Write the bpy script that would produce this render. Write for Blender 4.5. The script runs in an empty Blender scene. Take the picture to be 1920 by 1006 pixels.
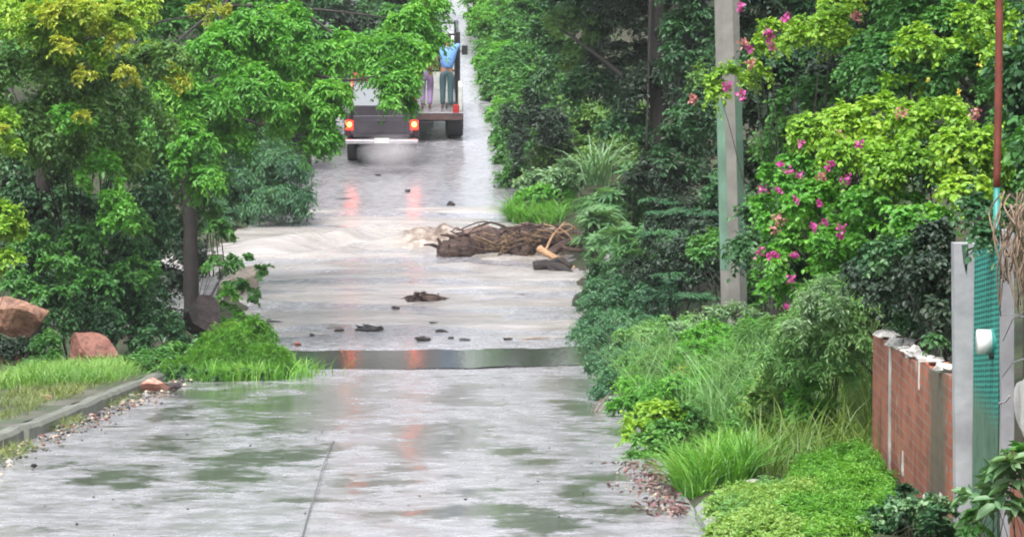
import bpy, bmesh, math, random
import numpy as np
from mathutils import Vector, Matrix, Quaternion
R = math.radians
SC = bpy.context.scene
COL = SC.collection

# ------------------------------------------------------------------ camera, sky, sun, exposure
F = 6500.0                       # focal length in pixels of the 1920 wide photograph
CZ = 5.3                         # eye height above the ford's water level
PITCH = math.atan(503.0 / F)
cam_d = bpy.data.cameras.new('camera')
cam = bpy.data.objects.new('camera', cam_d)
COL.objects.link(cam)
cam.location = (0, 0, CZ)
cam.rotation_euler = (math.pi / 2 - PITCH, 0, 0)
cam_d.sensor_width = 36.0
cam_d.lens = 36.0 * F / 1920.0
cam_d.clip_start = 0.5
cam_d.clip_end = 2000.0
SC.camera = cam

SUN_EL, SUN_AZ = R(62), R(200)   # high, behind the viewer's left shoulder, behind cloud
world = bpy.data.worlds.new('World')
SC.world = world
world.use_nodes = True
wn = world.node_tree.nodes
wl = world.node_tree.links
bg = wn['Background']
sky = wn.new('ShaderNodeTexSky')
sky.sky_type = 'NISHITA'
sky.sun_disc = False
sky.sun_elevation = SUN_EL
sky.sun_rotation = SUN_AZ
sky.dust_density = 4.0
hs = wn.new('ShaderNodeHueSaturation')        # overcast: the same sky with nearly all blue taken out
hs.inputs['Saturation'].default_value = 0.30
wl.new(sky.outputs[0], hs.inputs['Color'])
wl.new(hs.outputs[0], bg.inputs['Color'])
bg.inputs['Strength'].default_value = 0.15
sun_d = bpy.data.lights.new('sun', 'SUN')
sun = bpy.data.objects.new('sun', sun_d)
COL.objects.link(sun)
sun_d.energy = 1.3
sun_d.angle = R(25)
sun_d.color = (1.0, 0.96, 0.9)
sd = Vector((math.sin(SUN_AZ) * math.cos(SUN_EL), math.cos(SUN_AZ) * math.cos(SUN_EL), math.sin(SUN_EL)))
sun.rotation_euler = sd.to_track_quat('Z', 'Y').to_euler()
SC.view_settings.view_transform = 'Standard'
SC.view_settings.look = 'None'
SC.view_settings.gamma = 1.0
SC.view_settings.exposure = 1.4
cy = SC.cycles
cy.max_bounces = 10
cy.diffuse_bounces = 6
cy.glossy_bounces = 4
cy.transmission_bounces = 4
cy.volume_bounces = 1
cy.caustics_reflective = False
cy.caustics_refractive = False
cy.sample_clamp_indirect = 6.0
cy.filter_width = 1.9

rng = np.random.default_rng(11)
random.seed(4)

# ------------------------------------------------------------------ pixel <-> world, terrain
FW = np.array([0, math.cos(PITCH), -math.sin(PITCH)])
UP = np.array([0, math.sin(PITCH), math.cos(PITCH)])
CAM = np.array([0, 0, CZ])
def ray(px, py):
    return FW + np.array([(px - 960.0) / F, 0, 0]) + (503.0 - py) / F * UP
def at(px, py, Y):
    d = ray(px, py)
    return CAM + d * (Y / d[1])
def sc(Y):
    return F / Y                 # pixels (of 1920) per metre at distance Y
_ty = [-300, 0, 44.0, 47.6, 53.0, 58.6, 66.3, 72.2, 79.3, 82.8, 87.8, 98.5, 112, 170, 300, 900]
_tz = [18, -1.68, -4.69, -5.17, -5.17, -5.07, -4.82, -4.5, -3.78, -3.41, -2.76, -1.52, 0.0, 6.0, 15, 40]
_fy = np.arange(-300, 900, 0.5)
_fz = np.interp(_fy, _ty, _tz)
_k = np.hanning(9); _k /= _k.sum()
_fz = np.convolve(np.pad(_fz, 4, mode='edge'), _k, mode='valid')
def zr(y):
    return np.interp(y, _fy, _fz) + CZ
def xr(y):
    return np.interp(y, [-50, 62, 72, 79, 112, 150, 300], [1.1, 1.1, 0.5, 0.0, -1.3, -3.2, -11])
def xl(y):
    return np.interp(y, [-50, 56, 66, 79, 112, 150, 300], [-4.0, -4.2, -5.4, -5.2, -6.4, -8.2, -16])
def sm(t):
    t = np.clip(t, 0, 1); return t * t * (3 - 2 * t)
def ground(x, y):
    x = np.asarray(x, float); y = np.asarray(y, float)
    base = zr(y)
    dr = x - xr(y); dl = xl(y) - x
    right = 0.1 * sm(dr / .3) + 0.22 * np.clip(dr - 1.7, 0, 40) + 0.12 * np.clip(dr - .2, 0, 1.5) * (y > 27)
    left = 0.12 * sm(dl / .3) + 0.30 * np.clip(dl - 2.6, 0, 40)
    z = base + np.where(dr > 0, right, np.where(dl > 0, left, -0.06))
    ch = np.exp(-((y - 61.5) / 5.0) ** 2) * sm(np.maximum(dr, dl) / 2.0)
    z = z - ch * (0.9 + 0.2 * np.clip(np.maximum(dr, dl), 0, 8))
    return z
def gz(x, y):
    return float(ground(x, y))
def hit(px, py, lift=0.0):
    d = ray(px, py)
    for t in np.arange(10, 260, 0.05):
        p = CAM + d * t
        if p[2] < zr(p[1]) + lift:
            return p
    return CAM + d * 260

# ------------------------------------------------------------------ object helpers
def tag(o, label=None, cat=None, group=None, kind=None):
    if label: o['label'] = label
    if cat: o['category'] = cat
    if group: o['group'] = group
    if kind: o['kind'] = kind
    return o
def thing(name, label, cat, loc=(0, 0, 0), rot=(0, 0, 0), group=None):
    o = bpy.data.objects.new(name, None)
    o.empty_display_size = 0.2
    COL.objects.link(o)
    o.location = [float(v) for v in loc]; o.rotation_euler = rot
    return tag(o, label, cat, group)
class MB:
    """collects shapes; build() links them as ONE mesh object"""
    def __init__(s):
        s.v = []; s.f = []; s.m = []; s.mi = 0; s.smooth = []
    def add(s, vs, fs, smooth=True):
        o = len(s.v)
        s.v += [tuple(map(float, p)) for p in vs]
        for f in fs:
            s.f.append([i + o for i in f]); s.m.append(s.mi); s.smooth.append(smooth)
        return s
    def box(s, c, size, bev=0.0, rot=None, taper=1.0):
        bm = bmesh.new()
        bmesh.ops.create_cube(bm, size=1.0)
        for v in bm.verts:
            k = taper if v.co.z > 0 else 1.0
            v.co = Vector((v.co.x * size[0] * k, v.co.y * size[1] * k, v.co.z * size[2]))
        if bev > 0:
            bmesh.ops.bevel(bm, geom=bm.edges[:], offset=bev, segments=2, affect='EDGES', profile=.5)
        M = rot.to_4x4() if rot is not None else Matrix.Identity(4)
        vs = [(M @ v.co) + Vector([float(q) for q in c]) for v in bm.verts]
        for i, v in enumerate(bm.verts): v.index = i
        s.add(vs, [[v.index for v in f.verts] for f in bm.faces], False)
        bm.free(); return s
    def tube(s, pts, rad, n=6, cap=True, jit=0.0):
        pts = [np.array(p, float) for p in pts]
        if np.isscalar(rad): rad = [rad] * len(pts)
        vs = []; prev = None
        for i, p in enumerate(pts):
            d = pts[min(i + 1, len(pts) - 1)] - pts[max(i - 1, 0)]
            d = d / (np.linalg.norm(d) + 1e-9)
            if prev is None:
                a = np.array([0, 0, 1.]) if abs(d[2]) < .9 else np.array([1., 0, 0])
                u = np.cross(a, d)
            else:
                u = prev - d * np.dot(prev, d)
            u /= np.linalg.norm(u) + 1e-9; prev = u
            w = np.cross(d, u)
            for k in range(n):
                a = 2 * math.pi * k / n
                r = rad[i] * (1 + (random.uniform(-jit, jit) if jit else 0))
                vs.append(p + (u * math.cos(a) + w * math.sin(a)) * r)
        fs = []
        for i in range(len(pts) - 1):
            for k in range(n):
                fs.append([i * n + k, i * n + (k + 1) % n, (i + 1) * n + (k + 1) % n, (i + 1) * n + k])
        if cap:
            fs.append(list(range(n))[::-1]); fs.append([(len(pts) - 1) * n + k for k in range(n)])
        return s.add(vs, fs)
    def prism(s, outline, axis, a, b):
        """2-D outline extruded along axis 'x','y','z' from a to b"""
        n = len(outline); vs = []
        for t in (a, b):
            for (p, q) in outline:
                vs.append({'x': (t, p, q), 'y': (p, t, q), 'z': (p, q, t)}[axis])
        fs = [[k, (k + 1) % n, n + (k + 1) % n, n + k] for k in range(n)] + [list(range(n))[::-1], list(range(n, 2 * n))]
        return s.add(vs, fs, False)
    def build(s, name, mat, parent=None, world=False, rec=True):
        me = bpy.data.meshes.new(name)
        v = s.v
        if parent is not None and world:
            L = parent.location; v = [(p[0] - L[0], p[1] - L[1], p[2] - L[2]) for p in v]
        me.from_pydata(v, [], s.f)
        for m in (mat if isinstance(mat, (list, tuple)) else [mat]): me.materials.append(m)
        me.polygons.foreach_set('material_index', s.m)
        me.polygons.foreach_set('use_smooth', s.smooth)
        if rec:
            bm = bmesh.new(); bm.from_mesh(me); bmesh.ops.recalc_face_normals(bm, faces=bm.faces); bm.to_mesh(me); bm.free()
        me.update()
        o = bpy.data.objects.new(name, me); COL.objects.link(o)
        if parent is not None: o.parent = parent
        return o
def np_mesh(name, V, faces, mat, parent=None, smooth=True):
    """fast mesh from arrays; faces = (M,k) int array"""
    me = bpy.data.meshes.new(name)
    V = np.asarray(V, np.float32)
    if parent is not None: V = V - np.array(parent.location, np.float32)
    me.vertices.add(len(V)); me.vertices.foreach_set('co', V.ravel())
    M, k = faces.shape
    me.loops.add(M * k); me.loops.foreach_set('vertex_index', faces.astype(np.int32).ravel())
    me.polygons.add(M)
    me.polygons.foreach_set('loop_start', np.arange(0, M * k, k, dtype=np.int32))
    me.polygons.foreach_set('loop_total', np.full(M, k, np.int32))
    if smooth: me.polygons.foreach_set('use_smooth', np.ones(M, bool))
    me.update(calc_edges=True)
    me.materials.append(mat)
    o = bpy.data.objects.new(name, me); COL.objects.link(o)
    if parent is not None: o.parent = parent
    return o

# ------------------------------------------------------------------ materials
def newmat(name):
    m = bpy.data.materials.new(name); m.use_nodes = True
    return m, m.node_tree.nodes, m.node_tree.links, m.node_tree.nodes['Principled BSDF']
def ramp(nt, stops, fac=None, interp='LINEAR'):
    r = nt.nodes.new('ShaderNodeValToRGB'); r.color_ramp.interpolation = interp
    e = r.color_ramp.elements
    while len(e) < len(stops): e.new(0.5)
    for i, (p, c) in enumerate(stops):
        e[i].position = p; e[i].color = (c[0], c[1], c[2], 1) if not np.isscalar(c) else (c, c, c, 1)
    if fac is not None: nt.links.new(fac, r.inputs[0])
    return r
def noise(nt, scale, detail=4, vec=None, rough=.55, dist=0.0, mapping=None):
    n = nt.nodes.new('ShaderNodeTexNoise')
    n.inputs['Scale'].default_value = scale; n.inputs['Detail'].default_value = detail
    n.inputs['Roughness'].default_value = rough; n.inputs['Distortion'].default_value = dist
    if vec is None:
        tc = nt.nodes.new('ShaderNodeNewGeometry'); vec = tc.outputs['Position']
    if mapping is not None:
        mp = nt.nodes.new('ShaderNodeMapping'); mp.inputs['Scale'].default_value = mapping
        nt.links.new(vec, mp.inputs[0]); vec = mp.outputs[0]
    nt.links.new(vec, n.inputs['Vector'])
    return n
def bump(nt, height, strength, dist, bsdf):
    b = nt.nodes.new('ShaderNodeBump'); b.inputs['Strength'].default_value = strength; b.inputs['Distance'].default_value = dist
    nt.links.new(height, b.inputs['Height']); nt.links.new(b.outputs[0], bsdf.inputs['Normal'])
    return b
def simple(name, c, rough=.5, metal=0.0, var=.25, scale=6.0, bmp=.15, bdist=.01, spec=.5, coat=0.0):
    """painted / rough surface with mottling and a fine bump"""
    m, n, l, b = newmat(name); nt = m.node_tree
    nz = noise(nt, scale, 6)
    r = ramp(nt, [(.25, [v * (1 - var) for v in c]), (.75, [min(1, v * (1 + var)) for v in c])], nz.outputs['Fac'])
    l.new(r.outputs[0], b.inputs['Base Color'])
    b.inputs['Roughness'].default_value = rough; b.inputs['Metallic'].default_value = metal
    b.inputs['Specular IOR Level'].default_value = spec
    b.inputs['Coat Weight'].default_value = coat
    if bmp > 0:
        nb = noise(nt, scale * 6, 5); bump(nt, nb.outputs['Fac'], bmp, bdist, b)
    return m
def leafmat(name, cols, trans=.3, rough=.42, yel=None, spec=.45):
    """cols: dark..light leaf colours picked leaf by leaf; a slow noise drifts whole sprays along the range"""
    m, n, l, b = newmat(name); nt = m.node_tree
    g = n.new('ShaderNodeNewGeometry')
    nz = noise(nt, 1.1, 2, vec=g.outputs['Position'])
    a = n.new('ShaderNodeMath'); a.operation = 'MULTIPLY'; a.inputs[1].default_value = .5
    l.new(g.outputs['Random Per Island'], a.inputs[0])
    s = n.new('ShaderNodeMapRange'); s.inputs['From Min'].default_value = .3; s.inputs['From Max'].default_value = .7
    s.inputs['To Min'].default_value = 0; s.inputs['To Max'].default_value = .5
    l.new(nz.outputs['Fac'], s.inputs['Value'])
    ad = n.new('ShaderNodeMath'); ad.operation = 'ADD'
    l.new(a.outputs[0], ad.inputs[0]); l.new(s.outputs[0], ad.inputs[1])
    k = len(cols)
    r = ramp(nt, [(.05 + .9 * i / (k - 1), c) for i, c in enumerate(cols)], ad.outputs[0])
    l.new(r.outputs[0], b.inputs['Base Color'])
    b.inputs['Roughness'].default_value = rough; b.inputs['Specular IOR Level'].default_value = spec
    t = n.new('ShaderNodeBsdfTranslucent')
    mx = n.new('ShaderNodeMixShader'); mx.inputs[0].default_value = trans
    hv = n.new('ShaderNodeMix'); hv.data_type = 'RGBA'; hv.blend_type = 'MULTIPLY'; hv.inputs[0].default_value = 1
    l.new(r.outputs[0], hv.inputs[6]); hv.inputs[7].default_value = (1.25, 1.2, .6, 1)
    l.new(hv.outputs[2], t.inputs['Color'])
    l.new(b.outputs[0], mx.inputs[1]); l.new(t.outputs[0], mx.inputs[2])
    l.new(mx.outputs[0], n['Material Output'].inputs['Surface'])
    return m
M = {}
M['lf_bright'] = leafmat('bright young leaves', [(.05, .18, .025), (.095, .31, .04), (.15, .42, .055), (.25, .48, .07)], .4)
M['lf_yellow'] = leafmat('yellow green leaves', [(.13, .27, .025), (.24, .39, .035), (.38, .46, .045), (.44, .43, .06)], .4)
M['lf_sage'] = leafmat('sage green leaves', [(.05, .135, .035), (.09, .21, .05), (.145, .29, .065), (.21, .35, .075)], .36)
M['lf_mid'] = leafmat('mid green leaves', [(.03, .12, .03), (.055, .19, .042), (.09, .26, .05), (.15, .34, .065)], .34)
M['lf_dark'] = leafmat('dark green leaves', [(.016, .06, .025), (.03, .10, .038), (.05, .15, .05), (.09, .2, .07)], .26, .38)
M['lf_deep'] = leafmat('shade coloured leaves', [(.012, .03, .018), (.02, .045, .025), (.032, .065, .035), (.055, .08, .05)], .2, .45)  # shade inside the foliage is put into this near-black leaf colour
M['lf_teal'] = leafmat('feathery blue green leaves', [(.03, .10, .055), (.055, .16, .085), (.09, .23, .11), (.14, .30, .13)], .3)
M['lf_lime'] = leafmat('lime leaves', [(.08, .22, .02), (.17, .36, .03), (.27, .46, .04), (.38, .50, .06)], .36)
M['lf_feather'] = leafmat('pale feathery leaves', [(.10, .25, .075), (.15, .34, .105), (.22, .42, .15), (.31, .47, .19)], .36)
M['lf_cover'] = leafmat('pale lime ground cover leaves', [(.10, .22, .04), (.16, .32, .06), (.24, .40, .09), (.33, .45, .14)], .36)
M['lf_castor'] = leafmat('castor bean leaves', [(.05, .15, .06), (.09, .23, .09), (.15, .32, .13), (.24, .40, .19)], .3)
M['lf_olive'] = leafmat('olive leaves', [(.06, .10, .03), (.11, .16, .04), (.17, .22, .05), (.24, .24, .08)], .3)
M['lf_pale'] = leafmat('pale grey green leaves', [(.07, .17, .075), (.12, .25, .11), (.2, .34, .17), (.3, .42, .24)], .28)
M['lf_gold'] = leafmat('golden leaves', [(.22, .32, .035), (.36, .42, .045), (.46, .43, .07)], .4)
M['lf_grass'] = leafmat('fresh grass blades', [(.05, .17, .02), (.09, .27, .03), (.14, .36, .04), (.24, .40, .07)], .36)
M['lf_ygrass'] = leafmat('yellowish grass blades', [(.07, .19, .03), (.12, .28, .045), (.19, .35, .07), (.26, .35, .10)], .34)
M['lf_reed'] = leafmat('reedy grass blades', [(.05, .11, .025), (.10, .19, .035), (.16, .26, .045), (.24, .27, .08)], .3)
M['petal'] = leafmat('magenta bracts', [(.30, .03, .17), (.46, .05, .28), (.56, .12, .37), (.62, .24, .43)], .3)
M['petal_pale'] = leafmat('faded pink bracts', [(.4, .14, .17), (.52, .24, .24), (.5, .3, .24)], .3)
M['petal_yellow'] = leafmat('yellow flowers', [(.6, .5, .04), (.75, .62, .1), (.8, .7, .2)], .3)
M['bark'] = simple('wet bark', (.02, .015, .013), .6, var=.5, scale=14, bmp=.7, bdist=.02)
M['stem'] = simple('green brown stems', (.06, .06, .03), .6, var=.4, scale=10, bmp=.3)
M['dry'] = simple('dry twigs', (.22, .16, .11), .7, var=.4, scale=16, bmp=.4)

# ------------------------------------------------------------------ foliage builders
T4 = (np.array([[0, 0, 0], [.45, .5, .10], [1, 0, -.10], [.45, -.5, .10]]), np.array([[0, 1, 2], [0, 2, 3]]))
T6 = (np.array([[0, 0, 0], [.28, .46, .10], [.68, .40, .05], [1, 0, -.14], [.68, -.40, .05], [.28, -.46, .10]]), np.array([[0, 1, 2, 3], [0, 3, 4, 5]]))
def star_template(n=8):
    vs = [[0, 0, 0]]; fs = []
    for i in range(n):
        a = (i - (n - 1) / 2) * (5.2 / n)
        L = .5 + .5 * math.cos(a * .45)
        da = .24
        vs += [[math.cos(a - da) * .45 * L, math.sin(a - da) * .45 * L, .05], [math.cos(a) * L, math.sin(a) * L, -.12], [math.cos(a + da) * .45 * L, math.sin(a + da) * .45 * L, .05]]
        fs.append([0, 1 + 3 * i, 2 + 3 * i, 3 + 3 * i])
    return np.array(vs), np.array(fs)
STAR = star_template()
def nrm(a):
    return a / (np.linalg.norm(a, axis=-1, keepdims=True) + 1e-9)
def sph(n):
    return nrm(rng.normal(size=(n, 3)))
def leaves_arrays(P, D, N, L, W, tmpl):
    tv, tf = tmpl
    D = nrm(D); S = nrm(np.cross(N, D)); N = np.cross(D, S)
    V = (P[:, None, :] + D[:, None, :] * (tv[None, :, 0:1] * L[:, None, None]) + S[:, None, :] * (tv[None, :, 1:2] * W[:, None, None])
         + N[:, None, :] * (tv[None, :, 2:3] * L[:, None, None]))
    k = len(tv)
    Fa = (tf[None] + (np.arange(len(P)) * k)[:, None, None]).reshape(-1, tf.shape[1])
    return V.reshape(-1, 3), Fa
def E(px, py, Y, rx, ry, rd=None):
    """ellipsoid given by its outline in the photograph, at distance Y, depth radius rd in metres"""
    rz = ry / sc(Y)
    for _ in range(60):                                  # a crown stands on the slope, never inside it: come down the hill until it clears the ground
        c = at(px, py, Y)
        if Y < 30 or c[2] > gz(c[0], c[1]) + .3 * rz: break
        Y -= .25
    s = sc(Y)
    return (at(px, py, Y), np.array([rx / s, rd if rd else .8 * (rx + ry) / 2 / s, ry / s]))
TOTAL = [0]
LS = .70
def foliage(ells, L, W, sub_r, k=1.0, lai=2.4, droop=.35, tmpl=T4, up=.8, twig_leaves=9, shell=.5, spread=.8, flat=1.0, side=.8):
    """leaves set along twigs, twigs in sprays, sprays through the ellipsoids; returns arrays and spray centres"""
    L = L * LS; W = W * LS * 1.08
    Ps, Ds, Ns, cen = [], [], [], []
    for c, r in ells:
        area = 4 * math.pi * np.mean([r[0] * r[1], r[1] * r[2], r[0] * r[2]])
        ns = max(3, int(k * area / (math.pi * sub_r ** 2)))
        d = sph(ns); d[:, 2] = np.where(d[:, 2] < -.35, -d[:, 2], d[:, 2])
        rad = shell + (1 - shell) * rng.random(ns) ** .6
        C = c + d * r * rad[:, None]
        cen.append(C)
        sr = sub_r * rng.uniform(.55, 1.35, ns)
        per = math.pi * sub_r ** 2 * lai / (.5 * L * W)
        ntw = max(2, int(round(per / twig_leaves)))
        idx = np.repeat(np.arange(ns), ntw)
        n2 = len(idx)
        td = nrm(d[idx] * .55 + sph(n2) * spread + np.array([0, 0, .22])) * np.array([1, 1, flat])
        tl = sr[idx] * rng.uniform(.6, 1.25, n2)
        dr = droop * rng.uniform(.5, 1.4, n2)
        ti = np.repeat(np.arange(n2), twig_leaves)
        t = np.tile(np.linspace(.12, 1, twig_leaves), n2) + rng.uniform(-.05, .05, len(ti))
        P = C[idx][ti] + td[ti] * (tl[ti] * t)[:, None]
        P[:, 2] -= dr[ti] * tl[ti] * t * t
        tang = nrm(td[ti] - np.array([0, 0, 1.]) * (2 * dr[ti] * t)[:, None])
        sd_ = nrm(np.cross(tang, np.array([0, 0, 1.]) + .3 * sph(len(ti)))) * np.where(np.arange(len(ti)) % 2, 1, -1)[:, None]
        D = tang * .55 + sd_ * side + .35 * sph(len(ti)) - np.array([0, 0, .25])
        Nn = np.array([0, 0, up]) + .55 * sph(len(ti)) + .25 * d[idx][ti]
        Ps.append(P); Ds.append(D); Ns.append(Nn)
    P = np.concatenate(Ps); D = np.concatenate(Ds); N = np.concatenate(Ns)
    n = len(P); TOTAL[0] += n
    sz = rng.uniform(.5, 1.45, n)
    V, Fa = leaves_arrays(P, D, N, L * sz, W * sz * rng.uniform(.8, 1.2, n), tmpl)
    return V, Fa, np.concatenate(cen)
def stems(base, cen, r0, n=10, mat='stem', name='stem', parent=None, spread=.1):
    mb = MB()
    sel = rng.permutation(len(cen))[:n]
    for i in sel:
        p0 = np.array(base) + np.array([rng.normal() * spread, rng.normal() * spread, -.08])
        p2 = cen[i]
        mid = (p0 * .45 + p2 * .55) * np.array([1, 1, 1]) + np.array([0, 0, .12 * np.linalg.norm(p2 - p0)])
        pts = [p0 * (1 - t) ** 2 + 2 * mid * t * (1 - t) + p2 * t * t for t in np.linspace(0, 1, 6)]
        mb.tube(pts, [r0 * .6 * (1 - .8 * t) for t in np.linspace(0, 1, 6)], 5)
    return mb.build(name, M[mat], parent, world=True, rec=False)
def plant(name, label, cat, base, layers, group=None, stem_r=.02, nst=10, smat='stem', stem=True, sname='stem', fname='foliage', spread=.1):
    """thing > foliage (one mesh per kind of leaf) + stem; layers = [(material, ellipsoids, dict)]"""
    th = thing(name, label, cat, base, group=group)
    allc = []
    for (m, ells, kw) in layers:
        V, Fa, c = foliage(ells, **kw)
        np_mesh(fname, V, Fa, M[m], th)
        allc.append(c)
    if stem:
        stems(base, np.concatenate(allc), stem_r, nst, smat, sname, th, spread)
    return th
def grass_arrays(P, h, w, bend, lean=None):
    n = len(P); TOTAL[0] += n
    a = rng.uniform(0, 2 * math.pi, n)
    ld = np.stack([np.cos(a), np.sin(a), np.zeros(n)], 1)
    if lean is not None: ld = nrm(ld + np.array(lean))
    b = a + math.pi / 2 + rng.normal(size=n) * .5
    wd = np.stack([np.cos(b), np.sin(b), np.zeros(n)], 1)
    bd = bend * rng.uniform(.3, 1.5, n)
    V = np.zeros((n, 8, 3))
    for i, (t, wt) in enumerate([(0, .8), (.4, 1), (.75, .7), (1, .08)]):
        c = P + np.array([0, 0, 1.]) * (h * t * (1 - .35 * np.minimum(bd, 1.3) * t))[:, None] + ld * (h * bd * t * t)[:, None]
        V[:, 2 * i] = c - wd * (w * wt * .5)[:, None]; V[:, 2 * i + 1] = c + wd * (w * wt * .5)[:, None]
    tf = np.array([[0, 1, 3, 2], [2, 3, 5, 4], [4, 5, 7, 6]])
    Fa = (tf[None] + (np.arange(n) * 8)[:, None, None]).reshape(-1, 4)
    return V.reshape(-1, 3), Fa
def grass_obj(name, P, hh, ww, bend, mat, parent=None, lean=None):
    P = np.asarray(P, float); n = len(P)
    V, Fa = grass_arrays(P, hh * rng.uniform(.45, 1.25, n), ww * rng.uniform(.7, 1.3, n), bend, lean)
    return np_mesh(name, V, Fa, M[mat], parent)
def scatter(x0, x1, y0, y1, n, keep=None):
    x = rng.uniform(x0, x1, n); y = rng.uniform(y0, y1, n)
    if keep is not None:
        k = keep(x, y); x, y = x[k], y[k]
    return np.stack([x, y, ground(x, y) - .01], 1)

# ------------------------------------------------------------------ setting: ground, road, water
def grid(xs, ys):
    X, Y = np.meshgrid(xs, ys)
    nx, ny = len(xs), len(ys)
    i = np.arange(nx * ny).reshape(ny, nx)
    Fa = np.stack([i[:-1, :-1], i[:-1, 1:], i[1:, 1:], i[1:, :-1]], -1).reshape(-1, 4)
    return X.ravel(), Y.ravel(), Fa
def mat_ground():
    m, n, l, b = newmat('damp soil and litter'); nt = m.node_tree
    a = noise(nt, 1.3, 8, rough=.65)
    c = ramp(nt, [(.3, (.018, .016, .010)), (.45, (.04, .034, .018)), (.55, (.03, .05, .015)), (.7, (.06, .085, .025))], a.outputs['Fac'])
    l.new(c.outputs[0], b.inputs['Base Color']); b.inputs['Roughness'].default_value = .85
    a2 = noise(nt, 14, 6); bump(nt, a2.outputs['Fac'], .8, .05, b)
    return m
M['ground'] = mat_ground()
xs = np.concatenate([np.arange(-300, -20, 20), np.arange(-20, -9, 1.), np.arange(-9, 6, .25), np.arange(6, 20, 1.), np.arange(20, 301, 20)])
ys = np.concatenate([np.arange(-120, 0, 10), np.arange(0, 125, .5), np.arange(125, 700, 12)])
X, Y, Fa = grid(xs, ys)
tag(np_mesh('ground', np.stack([X, Y, ground(X, Y)], 1), Fa, M['ground']), kind='structure')

PUD = [(560, 768, 165, 42), (420, 742, 120, 20), (640, 740, 110, 26), (770, 850, 75, 55), (710, 908, 80, 20), (860, 812, 60, 30), (890, 958, 90, 16), (1010, 868, 70, 12), (960, 850, 60, 10),
       (1130, 902, 75, 12), (1085, 930, 35, 22), (1180, 962, 80, 10), (1085, 770, 40, 12), (450, 862, 110, 14), (400, 893, 110, 18), (300, 832, 80, 20), (860, 735, 60, 26), (1085, 722, 60, 20),
       (560, 857, 50, 10), (260, 905, 70, 20), (1000, 985, 110, 16), (880, 930, 60, 10), (330, 780, 70, 16), (190, 900, 50, 16), (1160, 810, 40, 8), (610, 940, 70, 5), (760, 965, 60, 5)]
def pud_field(x, y):
    f = np.zeros_like(x)
    for (px, py, rx, ry) in PUD:
        c = hit(px, py); a = hit(px, py - ry); b2 = hit(px, py + ry)
        ry_m = max(.2, (a[1] - b2[1]) / 2); rx_m = rx / sc(c[1])
        q = ((x - c[0]) / rx_m) ** 2 + ((y - (a[1] + b2[1]) / 2) / ry_m) ** 2
        f = np.maximum(f, np.exp(-q * .8))
    return f
xs = np.linspace(0, 1, 70)
ys = np.concatenate([np.arange(-12, 14, .5), np.arange(14, 60, .1), np.arange(60, 175, .3)])
U, Y, Fa = grid(xs, ys)
X = xl(Y) + U * (xr(Y) - xl(Y)) + np.where(U == 0, -.02, 0) + np.where(U == 1, .02, 0)
wav = .012 * np.sin(X * 1.3 + .7) * np.sin(Y * .55 + 1) + .006 * np.sin(X * 3.1 + Y * .9)
far_rut = 0
road = np_mesh('road', np.stack([X, Y, zr(Y) + wav + .012], 1), Fa, None)
road.data.materials.clear()
at_ = road.data.attributes.new('puddle', 'FLOAT', 'POINT')
at_.data.foreach_set('value', pud_field(X, Y).astype(np.float32))
def mat_road():
    m, n, l, b = newmat('wet concrete road'); nt = m.node_tree
    ap = n.new('ShaderNodeAttribute'); ap.attribute_name = 'puddle'
    g = n.new('ShaderNodeNewGeometry')
    n1 = noise(nt, 1.0, 6, vec=g.outputs['Position'], rough=.62, mapping=(.8, .45, 0))
    n1b = noise(nt, 1.0, 6, vec=g.outputs['Position'], rough=.8, mapping=(3.2, 2.2, 0))
    def mth(op, *args):
        q = n.new('ShaderNodeMath'); q.operation = op
        for i, v in enumerate(args):
            if hasattr(v, 'links'): l.new(v, q.inputs[i])
            else: q.inputs[i].default_value = v
        return q.outputs[0]
    f = mth('MULTIPLY_ADD', ap.outputs['Fac'], .27, mth('MULTIPLY_ADD', n1.outputs['Fac'], .8, mth('MULTIPLY', n1b.outputs['Fac'], 1.05)))
    def mrange(v, a0, a1, b0, b1):
        q = n.new('ShaderNodeMapRange'); q.interpolation_type = 'SMOOTHSTEP'
        for k_, v_ in (('From Min', a0), ('From Max', a1), ('To Min', b0), ('To Max', b1)): q.inputs[k_].default_value = v_
        l.new(v, q.inputs['Value']); return q.outputs[0]
    mk = mth('MULTIPLY', mrange(f, .99, 1.17, 0, 1), .85)
    fl = n.new('ShaderNodeAttribute'); fl.attribute_name = 'film'; mk = mth('MAXIMUM', mk, fl.outputs['Fac'])
    n2 = noise(nt, 5, 8, vec=g.outputs['Position'], rough=.65)
    col = ramp(nt, [(.3, (.20, .195, .215)), (.7, (.36, .355, .385))], n2.outputs['Fac'])
    wet = n.new('ShaderNodeMix'); wet.data_type = 'RGBA'
    l.new(mk, wet.inputs[0]); l.new(col.outputs[0], wet.inputs[6]); wet.inputs[7].default_value = (.075, .085, .065, 1)
    l.new(wet.outputs[2], b.inputs['Base Color'])
    n4 = noise(nt, 1.0, 7, vec=g.outputs['Position'], rough=.7, mapping=(3.0, 1.6, 0))
    rg = n.new('ShaderNodeMix'); rg.data_type = 'FLOAT'
    l.new(mk, rg.inputs[0]); l.new(mrange(n4.outputs['Fac'], .35, .65, .15, .30), rg.inputs[2]); rg.inputs[3].default_value = .11
    l.new(rg.outputs[0], b.inputs['Roughness'])
    b.inputs['Specular IOR Level'].default_value = .9
    n3 = noise(nt, 5, 5, vec=g.outputs['Position'], mapping=(1.2, .8, 1), rough=.6)
    bp = bump(nt, n3.outputs['Fac'], .5, .03, b)
    l.new(mrange(mk, 0, 1, .42, .06), bp.inputs['Strength'])
    return m
af = road.data.attributes.new('film', 'FLOAT', 'POINT')      # a sheet of water runs down the far road into the ford
af.data.foreach_set('value', (.24 * sm((Y - 72.5) / 1.0) * (1 - sm((Y - 80.0) / 3))).astype(np.float32))
road.data.materials.append(mat_road())
tag(road, kind='structure')

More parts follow.
